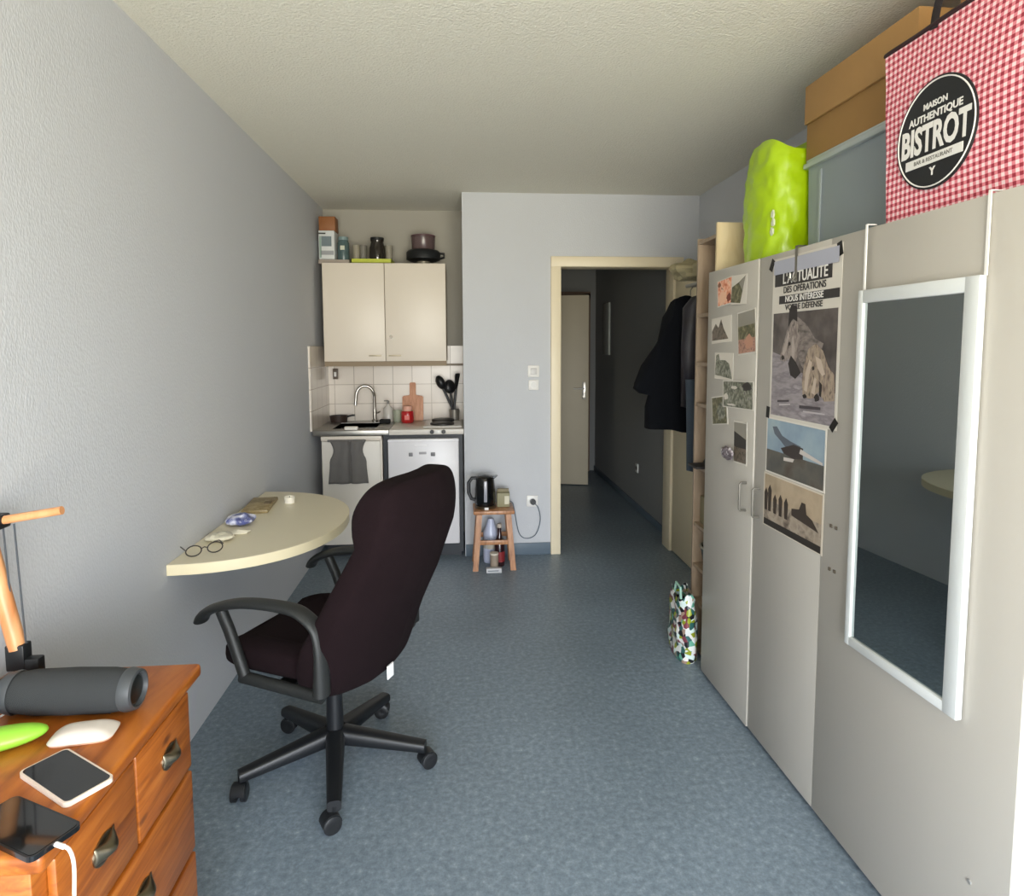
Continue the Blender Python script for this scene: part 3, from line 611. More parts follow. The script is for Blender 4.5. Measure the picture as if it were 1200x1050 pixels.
# local y: -.428 .. .435
bxo('carcass', ward_w, t, .022, .50, -.425, .435, .03, ZW, .002); bxo('plinth', dark, t, .03, .48, -.42, .43, 0, .03)
d1_ = bxo('door', ward_w, t, -.004, .016, .002, .435, .022, ZW-.004, .0015); d2_ = bxo('door', ward_w, t, 0.0, .02, -.4255, -.004, .022, ZW-.004, .0015)
hm = mat('bow_handle_steel', '#6f6c65', .5, metal=.3)
for d, yy, x_ in ((d1_, .05, -.004), (d2_, -.045, 0)):
    w = MB(); w.tube([(x_, yy, .955), (x_-.022, yy, .955), (x_-.026, yy, .95), (x_-.026, yy, .855), (x_-.022, yy, .85), (x_, yy, .85)], .005, seg=8); w.build('handle', hm, d)
t = wthing('wardrobe', 'white single-door wardrobe behind the hanging mirror', 'wardrobe', dy=-.54)
bxo('carcass', ward_w, t, .022, .50, -.33, .325, .03, ZW, .002); bxo('plinth', dark, t, .03, .48, -.32, .32, 0, .03)
d3 = bxo('door', ward_w, t, 0.0, .02, -.345, .341, .022, ZW-.004, .002)
for z in (.94, .81):
    w = MB(); w.box(-.004, 0, .262, .272, z-.005, z+.005, bev=.001); w.box(-.004, 0, .286, .296, z-.005, z+.005, bev=.001); w.build('hinge_screws', mat('screw_brown', '#5f564a', .4), d3)
MB().cyl((0, -.25, .3), (-.003, -.25, .3), .005).build('screw_cap', mat('cap_grey', '#8f8f8c', .4), d3)

# mirror hung over door
t = wthing('mirror', 'tall white-framed mirror hanging on the wardrobe door', 'mirror', dy=-.55, dx=-.0085)
t.rotation_euler = (0, 0, wa+.028)
y0, y1, z0, z1, fw_ = -.2, .178, .645, 1.615, .034
mw = mat('mirror_frame_white', '#c8cbca', .3)
w = MB()
w.box(-.018, -.001, y0, y0+fw_*1.15, z0, z1, bev=.003); w.box(-.018, -.001, y1-fw_*.6, y1, z0, z1, bev=.003)
w.box(-.0175, -.001, y0+.01, y1-.01, z0, z0+fw_*.75, bev=.003); w.box(-.0175, -.001, y0+.01, y1-.01, z1-fw_, z1, bev=.003)
w.build('frame', mw, t)
bxo('glass', mat('mirror_glass', '#a9b0b0', .015, metal=1), t, -.010, -.006, y0+fw_*.5, y1-fw_*.4, z0+.02, z1-.02)
for yy in (y0+.0, y1-.006):
    w = MB(); w.box(-.003, -.0005, yy, yy+.007, z1-.001, ZW+.002); w.box(-.003, .024, yy, yy+.007, ZW+.001, ZW+.003); w.build('hanging_strap', white, t)

# pictures on door: u = towards the camera (photo right), v = up, on the door face
def card(name, label, cat, yc, zc, wd, hg, layers, tilt=0, off=.0, border=0, paper='#cbc6bc', group=None, th_=.0012):
    t = wthing(name, label, cat, dy=yc, dx=-off-.0005, z=zc, group=group)
    Q = R3('X', -tilt)
    w = MB(); w.box(-th_, 0, -wd/2, wd/2, -hg/2, hg/2, M=Q); w.build('paper', mat('paper_'+paper[1:], paper, .5), t)
    if layers:
        w = MB()
        for k_, (m_, pts) in enumerate(layers):
            w.poly([Q @ Vector((-th_-.0003-.00015*k_, -(u-.5)*wd, (v-.5)*hg)) for u, v in pts], m_)
        w.build('print', None, t, smooth=0)
    return t
def rect(a, b_, c, d): return [(a, c), (b_, c), (b_, d), (a, d)]
def blob(cx, cy_, rx, ry, n=14, s=0):
    return [(cx+rx*math.cos(2*PI*i/n)*(1+.18*math.sin(3*i+s)), cy_+ry*math.sin(2*PI*i/n)*(1+.18*math.cos(2*i+s))) for i in range(n)]
def clampd(p): return [(min(.99, max(.01, a)), min(.99, max(.01, b_))) for a, b_ in p]
G1 = photomat('photo_green_grey', ['#34362b', '#56584a', '#70725f', '#98968a', '#3d3f36'], 55)
G2 = photomat('photo_dark_people', ['#2f2b24', '#5a5145', '#77695b', '#494a40'], 60)
G3 = photomat('photo_orange', ['#b5532a', '#d98560', '#e9a98a', '#f0c4a8', '#7a2f18'], 50)
G4 = photomat('photo_olive', ['#3b3a22', '#5e5b3d', '#8a8263'], 60)
G5 = photomat('photo_pinkish', ['#6b4a3c', '#9d7460', '#b98a78', '#4a3626'], 60)
sky1 = mat('photo_grey_sky', '#8d887d', .5); dk = mat('photo_dark', '#2c2722', .5); pl = mat('photo_pale', '#cfc8bc', .5)
# door face x = 0 for door 1 (local dy measured from y=2.0)
def pcard(label, px, pz, wd, hg, layers, tilt=0, off=0, **k): return card('photo_print', label, 'photo', px-2.0, pz, wd, hg, layers, tilt, off+.004, **k)
pcard('orange-toned portrait photo, topmost on the left wardrobe door', 2.498, 1.686, .145, .108, [(G3, rect(.04, .96, .04, .96)), (mat('ph_skin', '#e9b898', .5), clampd(blob(.35, .3, .25, .22))), (mat('ph_hair', '#7a3420', .5), clampd(blob(.75, .25, .15, .15))), (mat('ph_hair2', '#8a5138', .5), clampd(blob(.15, .82, .1, .09)))], 4)
pcard('tilted narrow olive photo overlapping the orange portrait', 2.372, 1.684, .13, .112, [(pl, rect(0, 1, 0, 1)), (G4, [(.0, .08), (.62, .04), (.9, .95), (.5, .75), (.05, .6)]), (sky1, [(.5, .72), (.9, .95), (.74, .45)])], -2, .0022)
pcard('torn photo of trees below the orange portrait', 2.525, 1.535, .185, .105, [(pl, rect(0, 1, 0, 1)), (G2, [(.02, .12), (.86, .12), (.62, .55), (.5, .92), (.36, .6), (.22, .78), (.02, .5)])], 3)
pcard('portrait photo with brown figures and grey sky, upper right on left door', 2.305, 1.520, .145, .165, [(sky1, rect(.04, .96, .62, .97)), (G5, rect(.04, .96, .04, .62)), (G4, rect(.04, .96, .36, .66)), (mat('ph_peach', '#b8876f', .5), clampd(blob(.62, .28, .22, .16)))], 5)
pcard('dark green photo with pale corner in middle of the left door', 2.495, 1.388, .17, .108, [(pl, rect(0, 1, 0, 1)), (G1, [(.02, .15), (.96, .05), (.8, .6), (.6, .72), (.3, .72), (.22, .95), (.08, .9)])], 0)
pcard('wide grey-green photo with white specks on left door', 2.363, 1.282, .26, .108, [(G1, rect(.03, .97, .04, .96)), (pl, clampd(blob(.12, .4, .08, .12))), (pl, clampd(blob(.4, .75, .1, .06, s=2))), (pl, clampd(blob(.3, .12, .14, .04, s=1))), (dk, clampd(blob(.8, .8, .14, .15)))], 2, .0022)
pcard('small dark photo tucked below the wide grey-green one', 2.525, 1.205, .15, .118, [(G4, rect(.04, .94, .04, .96)), (G1, clampd(blob(.6, .45, .25, .3)))], 8)
pcard('tall narrow black and white photo, lowest on the left door', 2.335, 1.099, .11, .165, [(sky1, rect(.04, .96, .04, .96)), (dk, [(.05, .4), (.95, .25), (.95, .6), (.05, .75)]), (G2, rect(.05, .95, .04, .38))], 2)
tag(crumple('crumpled paper flower tucked under the lowest photo', 'paper_flower', 'decoration', 1.047, 2.41, 1.02, .010, .055, .028, photomat('flower_bw', ['#e6e0e4', '#4a4045', '#8d8288', '#efeaec'], 40), 4), 'black and white paper flower hanging below the lowest photo', 'decoration')

# poster on second door (face x=-.004)
P2 = .0005
FU1 = photomat('fur_one', ['#4e4643', '#6d6460', '#857b75', '#574e4a'], 26, (1, 1, 2.4)); FU2 = photomat('fur_two', ['#5d534f', '#7c716b', '#978b84', '#4b4340'], 30, (1, 2.2, 1)); FU3 = photomat('fur_three', ['#6a5c52', '#8c7b6e', '#a4937f', '#5a4d44'], 30, (1, 2.2, 1))
t = card('poster', 'large white poster with black headline and two grey animals', 'poster', -.065, 1.492, .385, .54, [
    (photomat('poster_rock', ['#3a3533', '#544c49', '#6a625f'], 14), rect(.03, .97, .02, .66)),
    (photomat('poster_ground', ['#857d80', '#978f92', '#7b7478', '#a39b9e'], 9, (1, 1, 4)), [(.03, .02), (.97, .02), (.97, .2), (.75, .26), (.5, .3), (.3, .38), (.03, .42)]),
    (FU1, clampd([(.30, .60), (.42, .63), (.56, .58), (.68, .50), (.80, .47), (.72, .36), (.58, .30), (.50, .34), (.42, .42)])),
    (FU2, clampd([(.16, .37), (.17, .41), (.22, .48), (.26, .55), (.34, .61), (.42, .60), (.47, .53), (.46, .43), (.40, .34), (.34, .31), (.30, .38), (.24, .36)])),
    (mat('fur_dark', '#2f2928', .6), clampd([(.28, .57), (.29, .68), (.33, .705), (.41, .69), (.42, .6), (.35, .62)])),
    (mat('fur_pale', '#a69a92', .6), clampd([(.19, .41), (.25, .49), (.29, .55), (.31, .52), (.27, .44), (.22, .39)])), (mat('fur_pale', '#a69a92', .6), clampd([(.34, .50), (.37, .52), (.40, .44), (.38, .36), (.35, .40)])),
    (mat('fur_dark', '#2f2928', .6), clampd(blob(.21, .385, .025, .014))), (mat('fur_dark', '#2f2928', .6), clampd([(.30, .35), (.34, .40), (.42, .36), (.50, .30), (.42, .26), (.34, .28)])), (mat('fur_dark', '#2f2928', .6), clampd(blob(.31, .47, .018, .012))),
    (FU3, clampd([(.54, .17), (.52, .26), (.55, .36), (.60, .44), (.70, .47), (.80, .43), (.88, .34), (.96, .30), (.97, .16), (.84, .15), (.76, .20), (.70, .16), (.62, .155)])),
    (mat('fur_pale2', '#b9a898', .6), clampd([(.56, .20), (.57, .30), (.62, .38), (.66, .36), (.62, .28), (.60, .19)])), (mat('fur_pale2', '#b9a898', .6), clampd([(.70, .40), (.78, .38), (.84, .30), (.80, .29), (.74, .33)])), (mat('fur_pale2', '#b9a898', .6), clampd([(.66, .19), (.70, .28), (.73, .27), (.71, .18)])),
    (mat('fur_dark', '#2f2928', .6), clampd(blob(.74, .165, .035, .022))), (mat('fur_dark', '#2f2928', .6), clampd(blob(.57, .165, .03, .012))), (mat('fur_dark', '#2f2928', .6), clampd([(.77, .26), (.81, .24), (.80, .17), (.77, .18)])), (mat('fur_dark', '#2f2928', .6), clampd(blob(.68, .33, .016, .012))),
    (mat('rock_line', '#b5aeb0', .6), [(.18, .085), (.36, .10), (.36, .108), (.18, .097)]), (mat('rock_dark', '#4a4448', .6), [(.15, .105), (.34, .118), (.34, .13), (.15, .118)]), (mat('rock_dark', '#4a4448', .6), [(.5, .09), (.8, .1), (.8, .115), (.5, .108)]), (mat('rock_line', '#b5aeb0', .6), [(.56, .07), (.86, .076), (.86, .084), (.56, .08)]),
    (mat('poster_sky', '#a7a8b4', .6), [(.03, .9), (.97, .9), (.97, .985), (.03, .985)]),
], 0, P2, paper='#cfc9be')
ink = mat('poster_ink', '#33302f', .6); pw = mat('poster_white', '#dcd8d2', .6)
def ptext(s, v, size, m_, sx, bold, k=.003):
    M_ = T3(-k, 0, (v-.5)*.54) @ R3('Z', -90) @ R3('X', 90); return text('headline', s, size, m_, t, M_, sx, bold)
w = MB(); 
for a, b_, c, d in ((.04, .88, .825, .905), (.12, .98, .715, .765)):
    w.box(-.0024, -.0018, -(b_-.5)*.385, -(a-.5)*.385, (c-.5)*.54, (d-.5)*.54)
w.build('headline_bars', ink, t)
ptext("L'ACTUALITÉ", .866, .05, pw, .86, .0006); ptext("DES OPÉRATIONS", .797, .03, ink, 1.0, .0003); ptext("NOUS INTÉRESSE", .741, .028, pw, 1.0, .0003); ptext("VOTRE DÉFENSE", .690, .026, ink, 1.1, .0003)
tapem = mat('black_tape', '#14120f', .5)
for i, (yy, zz, rt, lab) in enumerate(((.135, 1.745, 30, 'upper left corner'), (-.245, 1.745, -15, 'upper right corner'), (-.245, 1.238, 40, 'lower right corner'), (.135, 1.238, 5, 'lower left corner'))):
    o = wthing('tape_piece', 'black tape strip on the %s of the large poster' % lab, 'tape', dy=yy-.0, dx=-P2-.0024, z=zz)
    MB().box(-.0008, 0, -.011, .011, -.02, .02, M=R3('X', rt)).build('strip', tapem, o)
# two colour prints below
card('photo_print', 'colour print of a grey aircraft in flight under the poster', 'photo', -.035, 1.125, .355, .195, [
    (photomat('aero_sky', ['#6f8296', '#8b9eac', '#9fb0b4'], 6), rect(.02, .98, .4, .97)), (photomat('aero_ground', ['#4a4b48', '#5e5a52', '#4d4034'], 10), rect(.02, .98, .03, .42)),
    (mat('plane_grey', '#59606a', .5), [(.12, .84), (.2, .86), (.3, .72), (.45, .66), (.62, .62), (.62, .5), (.4, .5), (.28, .62), (.16, .72)]),
    (mat('plane_dark', '#3a322f', .5), [(.28, .5), (.5, .62), (.66, .6), (.66, .42), (.5, .38), (.34, .42)]), (mat('plane_pale', '#c5bdb6', .5), [(.62, .58), (.96, .46), (.96, .42), (.6, .5)]), (mat('plane_pale', '#c5bdb6', .5), [(.34, .36), (.52, .38), (.5, .32), (.34, .3)])], 0, P2, paper='#d9d4ca')
card('photo_print', 'sepia print of soldiers and vehicles, lowest on right door', 'photo', -.03, .93, .36, .19, [
    (photomat('sepia_sky', ['#a18f76', '#b3a087', '#9a8970'], 8), rect(.02, .98, .3, .97)), (photomat('sepia_ground', ['#8d7f6f', '#aa9c8b', '#5c5045'], 22), rect(.02, .98, .08, .5)), (dk, rect(.02, .98, .02, .14)),
    ]+[(mat('figure_dark', '#3c322a', .5), [(x_, .3), (x_+.05, .3), (x_+.06, y_), (x_+.025, y_+.1), (x_-.01, y_)]) for x_, y_ in ((.03, .62), (.1, .7), (.2, .56), (.3, .6), (.4, .58))]+[(mat('figure_dark', '#3c322a', .5), [(.52, .42), (.95, .34), (.85, .5), (.76, .55), (.74, .72), (.68, .72), (.64, .58), (.52, .54)])], 0, P2, paper='#d2c8b8')
# over-door hook
t = wthing('door_hook', 'thin metal hook over the top of the poster door', 'hook', dy=-.02, dx=-.0045, z=ZW)
w = MB(); w.box(-.0015, 0, -.007, .007, -.11, .004); w.box(-.0015, .03, -.007, .007, .0, .004); w.tube([(-.002, 0, -.095), (-.014, 0, -.108), (-.02, 0, -.10), (-.02, 0, -.085)], .004, seg=8); w.build('hook_strip', mat('hook_metal', '#8e8c84', .3, metal=.8), t)

# ------------------------------------------------------------------ on top of the wardrobes
ZS = ZW+.001
# green bag
t = wthing('shopping_bag', 'lime green plastic shopping bag standing on the wardrobe', 'bag', dy=.375, dx=.15, z=ZS)
def gbag(u, v):
    a = 2*PI*u; z = .415*v; k = 1-.05*v**2-.02*math.sin(v*9)-.12*max(0, v-.93)*3
    x = .105*math.copysign(abs(math.cos(a))**.7, math.cos(a))*k*(1-.35*max(0, v-.85)*3); y = .15*math.copysign(abs(math.sin(a))**.7, math.sin(a))*k
    q = noise.noise(Vector((x*14, y*14, z*7)))*.012+noise.noise(Vector((x*40, y*40, z*22)))*.008+noise.noise(Vector((x*80, y*80, z*50)))*.004
    return Vector((x+math.cos(a)*q, y+math.sin(a)*q, max(0, z+(.03*math.cos(a*2) if v > .9 else 0)*v)))
w = MB(); V = w.grid(gbag, 56, 34, closed=True); cc = w.bm.verts.new((0, 0, .405)); vb = w.bm.verts.new((0, 0, 0))
for i in range(len(V)): w.bm.faces.new([V[i][-1], V[(i+1) % len(V)][-1], cc]); w.bm.faces.new([V[i][0], V[(i+1) % len(V)][0], vb])
gb = mat('lime_bag_plastic', '#a3c40a', .3, var=.12, vscale=14, coat=.2); w.build('bag_body', gb, t, smooth=50)
w = MB()
for i, (yy, zz) in enumerate(((-.128, .155), (-.132, .125), (-.126, .095))): w.prism(blob(yy, zz, .009, .014, 10, i), -.100, -.094, axis='x')
w.build('logo', mat('bag_logo_pale', '#d9dfc4', .5), t)
# plastic storage box: body, lid
t = wthing('plastic_storage_box', 'translucent blue-grey plastic storage box under the cardboard boxes', 'box', dy=-.06, dx=.16, z=ZS)
pb = mat('smoky_box_plastic', '#8d979c', .3, alpha=1, trans=.15)
w = MB(); w.prism([(-.235, .0), (.235, .0), (.25, .30), (-.25, .30)], -.01, .32, axis='x'); w.build('container', pb, t, smooth=0)
w = MB(); w.box(-.025, .335, -.262, .262, .3, .318, bev=.004); w.box(-.018, .328, -.255, .255, .318, .33, bev=.004); w.build('lid', mat('lid_grey', '#a3abaa', .35), t)
for yy in (-.17, .17): bxo('rib', mat('rib_plastic', '#9aa3a6', .35), t, -.016, -.011, yy-.005, yy+.005, .02, .28)
# cardboard boxes
kraft = mat('kraft_cardboard', '#94703f', .8, var=.08, vscale=9); kraft2 = mat('kraft_flap', '#a37d4c', .8, var=.06, vscale=12)
t = wthing('cardboard_box', 'brown cardboard box on top of the plastic storage box', 'box', dy=-.05, dx=.15, z=ZS+.331)
bxo('box_body', kraft, t, 0, .33, -.27, .26, 0, .125, .002)
MB().box(-.008, .33, -.275, .265, .1255, .255, bev=.003).build('box_lid', kraft2, t)
t = wthing('cardboard_box', 'pale cardboard box above the gingham bag near the ceiling', 'box', dy=-.53, dx=.20, z=ZS+.40)
bxo('box_body', mat('pale_kraft', '#b68d5f', .8, var=.06), t, .03, .30, -.15, .17, .0, .28, .002)
t = wthing('cardboard_box', 'dark cardboard box hidden behind the gingham bag', 'box', dy=-.53, dx=.30, z=ZS)
bxo('box_body', kraft, t, .0, .28, -.16, .18, 0, .398, .002)

# gingham bag
gm = mat('red_gingham_cloth', '#d0707a', .7); N, L, b = nodes_of(gm); tc = N.new('ShaderNodeTexCoord'); sp = N.new('ShaderNodeSeparateXYZ'); L.new(tc.outputs['Object'], sp.inputs[0])
ad = N.new('ShaderNodeMath'); ad.operation = 'ADD'; L.new(sp.outputs[0], ad.inputs[0]); L.new(sp.outputs[1], ad.inputs[1])
def stripe(sock):
    m1 = N.new('ShaderNodeMath'); m1.operation = 'MULTIPLY'; m1.inputs[1].default_value = 1/.0165; L.new(sock, m1.inputs[0])
    m2 = N.new('ShaderNodeMath'); m2.operation = 'FRACT'; L.new(m1.outputs[0], m2.inputs[0])
    m3 = N.new('ShaderNodeMath'); m3.operation = 'GREATER_THAN'; m3.inputs[1].default_value = .5; L.new(m2.outputs[0], m3.inputs[0]); return m3.outputs[0]
s1 = stripe(ad.outputs[0]); s2 = stripe(sp.outputs[2]); a2 = N.new('ShaderNodeMath'); a2.operation = 'ADD'; L.new(s1, a2.inputs[0]); L.new(s2, a2.inputs[1])
dv = N.new('ShaderNodeMath'); dv.operation = 'MULTIPLY'; dv.inputs[1].default_value = .5; L.new(a2.outputs[0], dv.inputs[0])
rr_ = ramp(N, [(0, '#ecd3d6'), (.34, '#d9808b'), (.75, '#98283b')], 'CONSTANT'); L.new(dv.outputs[0], rr_.inputs[0]); L.new(rr_.outputs[0], b.inputs['Base Color'])
t = wthing('gingham_bag', 'large red and white gingham shopping bag with round black badge', 'bag', dy=-.625, dx=.035, z=ZS)
# local: front face x=0, y from -.36 to .275
def gface(x0_, bulge, y0_, y1_, h):
    def f(u, v):
        y = y0_+(y1_-y0_)*u; z = h*v
        wv = 1+.10*v; yc = (y0_+y1_)/2; y = yc+(y-yc)*wv
        return Vector((x0_+bulge*math.sin(PI*u)*math.sin(PI*min(1, v*1.05))+.002*noise.noise(Vector((y*9, z*9, 1))), y, z))
    return f
w = MB(); ny = 24; nz = 20
fF = gface(0, -.006, -.36, .245, .438); fB = gface(.17, .01, -.36, .245, .438)
w.grid(fF, ny, nz); w.grid(fB, ny, nz)
for u in (0, 1): w.grid(lambda a, b_: fF(u, b_).lerp(fB(u, b_), a)+Vector((0, (.02 if u else -.02)*math.sin(PI*a)*-1*b_, 0)), 8, nz)
w.grid(lambda a, b_: fF(a, 0).lerp(fB(a, 0), b_), ny, 6)
w.build('bag_body', gm, t, smooth=50, merge=.0006)
w = MB(); w.tube([fF(i/24, 1)+Vector((0, 0, .002)) for i in range(25)]+[fB(1-i/24, 1)+Vector((0, 0, .002)) for i in range(25)], .006, seg=8); w.build('top_binding', mat('binding_black', '#2a1418', .7), t)
for xx, ff in ((0, fF), (.17, fB)):
    P = [ff(.25, .98), ff(.27, 1)+Vector((0, 0, .05)), ff(.35, 1)+Vector((0, 0, .15)), ff(.5, 1)+Vector((0, 0, .19)), ff(.65, 1)+Vector((0, 0, .15)), ff(.73, 1)+Vector((0, 0, .05)), ff(.75, .98)]
    MB().tube(spline(P, 5), .003, seg=8, flat=.014).build('carry_strap', mat('strap_black', '#1d1416', .8), t)
# badge on bag: centre
by, bz, br_, bk = .080, .182, .124, -.0100
def disc(r, x, m_, nm, x2=None):
    w = MB(); w.prism([(by+r*math.cos(a), bz+r*math.sin(a)*1.03) for a in [2*PI*i/56 for i in range(56)]], x, x2 if x2 else x+.001, axis='x'); return w.build(nm, m_, t)
bb = disc(br_, bk+.001, mat('badge_black', '#15171a', .6), 'badge', bk+.006)
w = MB(); w.tube([(bk+.0005, by+(br_-.006)*math.cos(a), bz+(br_-.006)*math.sin(a)*1.03) for a in [2*PI*i/64 for i in range(65)]], .0018, seg=6); w.build('badge_ring', mat('badge_white', '#dcdad6', .6), bb)
bw = MATS['badge_white']
def btext(s, z, size, sx, bold, m_=bw, k=0):
    M_ = T3(bk-.0002-k, by, bz+z) @ R3('Z', -90) @ R3('X', 90); return text('badge_lettering', s, size, m_, bb, M_, sx, bold)
btext('BISTROT', -.008, .088, .62, .003); btext('AUTHENTIQUE', .043, .024, 1.0, .0006); btext('MAISON', .068, .02, 1.0, .0005)
w = MB(); w.box(bk-.0006, bk+.001, by-.088, by+.088, bz-.068, bz-.046); w.build('badge_bar', bw, bb)
btext('BAR & RESTAURANT', -.057, .013, 1.0, .0002, mat('badge_grey', '#77756f', .6), .0008); btext('Y', -.088, .026, 1, .001)

# ------------------------------------------------------------------ bookcase and clothes beyond the wardrobe
t = thing('bookcase', 'tall narrow pale wood bookcase between wardrobe and coats', 'bookcase', (1.105, 2.70, 0))
lit = wood('birch_lit', '#c9b48c', '#d6c39c', '#dccba8', 4, (5, 5, 1), .5, 0)  # lighter copy of the bookcase wood for the side that catches daylight
bxo('side_panel', lit, t, 0, .28, 0, .016, 0, 2.0, .001); bxo('side_panel', shelfw, t, 0, .28, .214, .23, 0, 1.965, .001)
bxo('back_panel', shelfw, t, .274, .28, .016, .214, 0, 1.96)
for z in (.03, .25, .42, .62, .90, 1.195, 1.385, 1.61, 1.945): bxo('shelf', shelfw, t, .002, .274, .0165, .2135, z-.008, z+.008)
t = thing('folded_cap', 'black cap lying on a bookcase shelf at mid height', 'cap', (1.19, 2.83, .909))
w = MB(); w.ball((0, 0, .0), (.075, .07, .065), seg=20)
for v in w.bm.verts: v.co.z = max(0, v.co.z)
w.build('crown', mat('cap_black', '#121012', .8), t); MB().box(-.13, -.04, -.055, .055, .0, .012, bev=.005).build('peak', mat('cap_peak', '#1c1718', .7), t)
t = thing('basket', 'dark green basket with pale rim on lower bookcase shelf', 'basket', (1.2, 2.815, .429))
MB().lathe([(.07, 0), (.09, .10), (.085, .10), (.066, .004), (0, .004)], seg=24, cap=False).build('basket_body', mat('basket_green', '#242b24', .6), t); MB().tube([(.088*math.cos(a), .088*math.sin(a), .102) for a in [2*PI*i/28 for i in range(29)]], .006, seg=6).build('rim', mat('rim_pale', '#8d8b7d', .5), t)
tag(bxo('paper_box', mat('olive_box', '#7d7458', .7), None, 1.13, 1.30, 2.735, 2.895, .6285, .76, .003), 'olive box on the bookcase shelf under the black cap', 'box')
# colourful bag on the floor
t = thing('carrier_bag', 'multicoloured printed carrier bag on the floor by the bookcase', 'bag', (1.045, 2.86, 0))
cm = mat('bag_patchwork', '#8a8a8a', .35); N, L, b = nodes_of(cm); tc = N.new('ShaderNodeTexCoord'); vo = N.new('ShaderNodeTexVoronoi'); vo.inputs['Scale'].default_value = 48
L.new(tc.outputs['Object'], vo.inputs['Vector']); se = N.new('ShaderNodeSeparateColor'); L.new(vo.outputs['Color'], se.inputs[0])
rc = ramp(N, [(0, '#d8dad8'), (.16, '#1c1c22'), (.3, '#2f5f5c'), (.42, '#cfe0dc'), (.54, '#8f9a1e'), (.64, '#7a3a44'), (.74, '#e0dcd8'), (.86, '#9a8272'), (.94, '#5fa08a')], 'CONSTANT'); L.new(se.outputs[0], rc.inputs[0]); L.new(rc.outputs[0], b.inputs['Base Color'])
def cbag(u, v):
    a = 2*PI*u; k = .9+.12*math.sin(v*PI)-.1*v
    x = .05*math.copysign(abs(math.cos(a))**.7, math.cos(a))*k; y = .115*math.copysign(abs(math.sin(a))**.7, math.sin(a))*k
    q = noise.noise(Vector((x*25, y*25, v*6)))*.012
    return Vector((x+math.cos(a)*q, y+math.sin(a)*q+.01*v, .30*v+.02*math.sin(a*3)*v**3))
w = MB(); w.grid(cbag, 36, 20, closed=True); w.grid(lambda u, v: cbag(u, 0)*v, 36, 2, closed=True); w.build('bag_body', cm, t, smooth=40, merge=.0005)
w = MB(); w.tube([(-.03, -.05, .29), (-.03, -.04, .34), (-.03, .02, .345), (-.03, .04, .29)], .006, seg=8); w.build('carry_strap', mat('bag_strap', '#8fb5a5', .6), t)

# clothes rail with garments
t = thing('coat_rail', 'pale coat rail on the right wall behind the bookcase', 'rail', (1.33, 3.28, 0))
w = MB(); wr = mat('rail_white', '#b5b2ac', .4, metal=.3)
w.cyl((0, -.30, 1.82), (0, .40, 1.82), .010); w.build('rail', wr, t)
for yy in (-.26, .36): MB().cyl((0, yy, 1.82), (XR-1.33-.012, yy, 1.82), .009).cyl((XR-1.33-.012, yy, 1.82), (XR-1.33, yy, 1.82), .03).build('bracket', wr, t)
navy = mat('navy_wool_coat', '#0b0d12', .95, bump=.3, bscale=300, spec=.15)
# garments seen from the front: outline lies in the x-z plane, thickness along y
def garment(nm, lab, cat, x, y, ztop, outline, th_, m_, extra=None, rot=0):
    t = thing(nm, lab, cat, (x, y, ztop), rot)
    n = len(outline); w = MB(); rings = []
    for (yy, k) in ((-th_, .62), (-th_*.8, .86), (-th_*.35, .97), (0, 1), (th_*.35, .97), (th_*.8, .86), (th_, .62)):
        cx = sum(a for a, b_ in outline)/n
        rings.append([w.bm.verts.new((cx+(a-cx)*k+.012*math.sin(b_*22+yy*30), yy+.014*math.sin(a*38)*(abs(b_) > .2), b_*(1-.02*(1-k)))) for a, b_ in outline])
    for A, B in zip(rings, rings[1:]):
        for i in range(n): w.bm.faces.new([A[i], A[(i+1) % n], B[(i+1) % n], B[i]])
    w.bm.faces.new(rings[0]); w.bm.faces.new(rings[-1]); w.build('cloth', m_, t, smooth=60)
    MB().tube([(0, 0, -.02), (0, 0, .035), (.012, 0, .05), (.005, 0, .065), (-.008, 0, .062)], .003, seg=6).build('hanger_hook', chrome, t)
    return t
coat_o = [(0, .0), (-.06, -.01), (-.10, -.03), (-.14, -.12), (-.20, -.26), (-.27, -.40), (-.335, -.50), (-.345, -.53), (-.30, -.56), (-.245, -.57), (-.25, -.64), (-.26, -.77), (-.12, -.775), (-.02, -.79), (.06, -.78), (.07, -.55), (.09, -.3), (.10, -.12), (.08, -.03)]
garment('coat', 'long black coat on a hanger with its sleeve spread left', 'coat', 1.33, 3.62, 1.757, coat_o, .07, navy)
jk = [(0, 0), (-.07, -.02), (-.11, -.08), (-.12, -.3), (-.11, -.62), (0, -.64), (.1, -.62), (.12, -.3), (.11, -.08), (.07, -.02)]
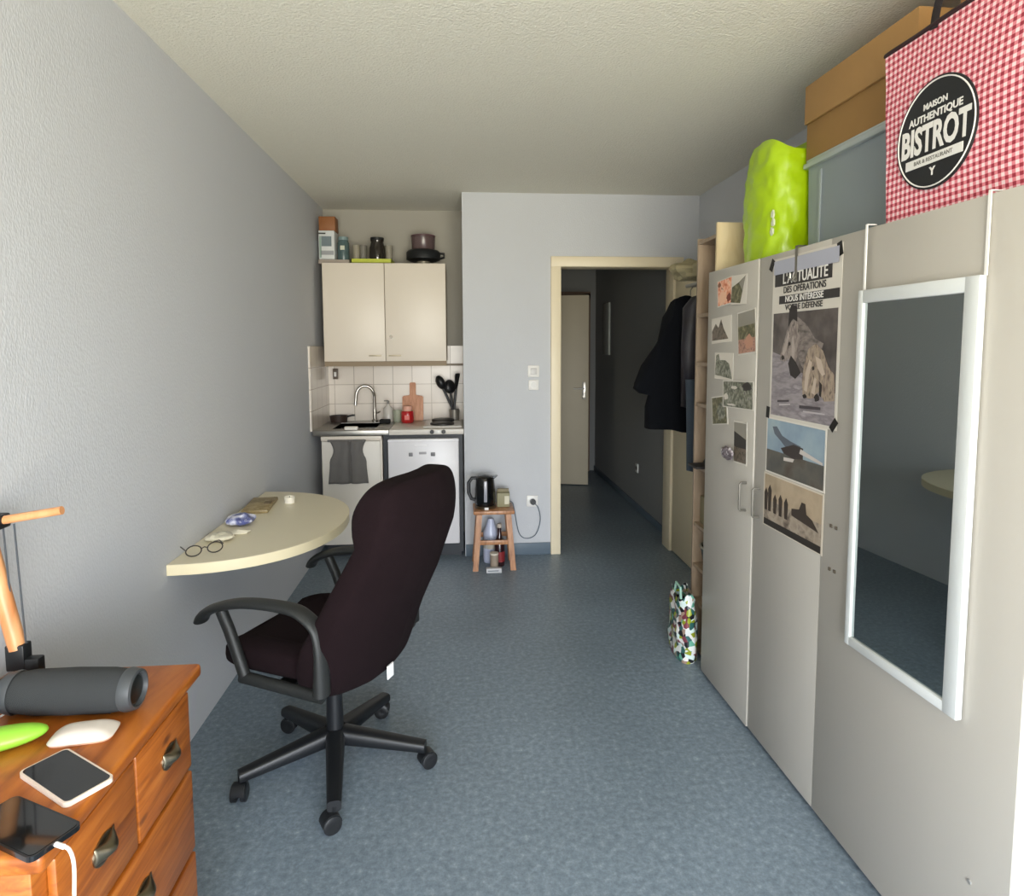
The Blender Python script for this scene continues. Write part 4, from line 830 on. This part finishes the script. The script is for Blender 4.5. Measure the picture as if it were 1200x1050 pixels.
garment('jacket', 'dark plum-grey jacket between bookcase and black coat', 'jacket', 1.33, 3.40, 1.756, jk, .045, photomat('plum_jacket', ['#100b0e', '#1b1417', '#242028', '#0f0b0d'], 7))
garment('jeans', 'slate blue trousers hanging below the dark jacket', 'trousers', 1.235, 3.14, 1.30, [(-.1, 0), (.1, 0), (.1, -.2), (.09, -.47), (.0, -.49), (-.09, -.47), (-.1, -.2)], .03, mat('slate_denim', '#323b45', .9, var=.15, vscale=20))
crumple('khaki cream cloth bag draped over the coat rail by the bookcase', 'cloth_bag', 'bag', 1.28, 3.46, 1.832, .12, .12, .055, mat('khaki_cloth', '#9a9070', .9, var=.2, vscale=14), 6, .045, 16)

# ------------------------------------------------------------------ light: daylight through the window behind the camera
wd = bpy.data.worlds.new('sky'); bpy.context.scene.world = wd; wd.use_nodes = True; N = wd.node_tree.nodes; L = wd.node_tree.links
bg = N['Background']; tc = N.new('ShaderNodeTexCoord'); sp = N.new('ShaderNodeSeparateXYZ'); L.new(tc.outputs['Generated'], sp.inputs[0])
mr = N.new('ShaderNodeMapRange'); mr.inputs[1].default_value = -.35; mr.inputs[2].default_value = .35; L.new(sp.outputs[2], mr.inputs[0])
r = ramp(N, [(0, '#e6dfca'), (.45, '#e0dccf'), (.55, '#eceff2'), (1, '#dde6f2')]); L.new(mr.outputs[0], r.inputs[0]); L.new(r.outputs[0], bg.inputs['Color']); bg.inputs['Strength'].default_value = 6
ld = bpy.data.lights.new('window_portal', 'AREA'); ld.shape = 'RECTANGLE'; ld.size = wx1-wx0; ld.size_y = wz1-wz0; ld.cycles.is_portal = True
lo = bpy.data.objects.new('window_portal', ld); C.objects.link(lo); lo.location = ((wx0+wx1)/2, YB-.125, (wz0+wz1)/2); lo.rotation_euler = (PI/2, 0, 0)

sc = bpy.context.scene
sc.view_settings.view_transform = 'Standard'; sc.view_settings.look = 'None'; sc.view_settings.exposure = 2.05; sc.view_settings.gamma = 1
sc.cycles.max_bounces = 10; sc.cycles.diffuse_bounces = 7; sc.cycles.use_denoising = True; sc.cycles.sample_clamp_indirect = 6
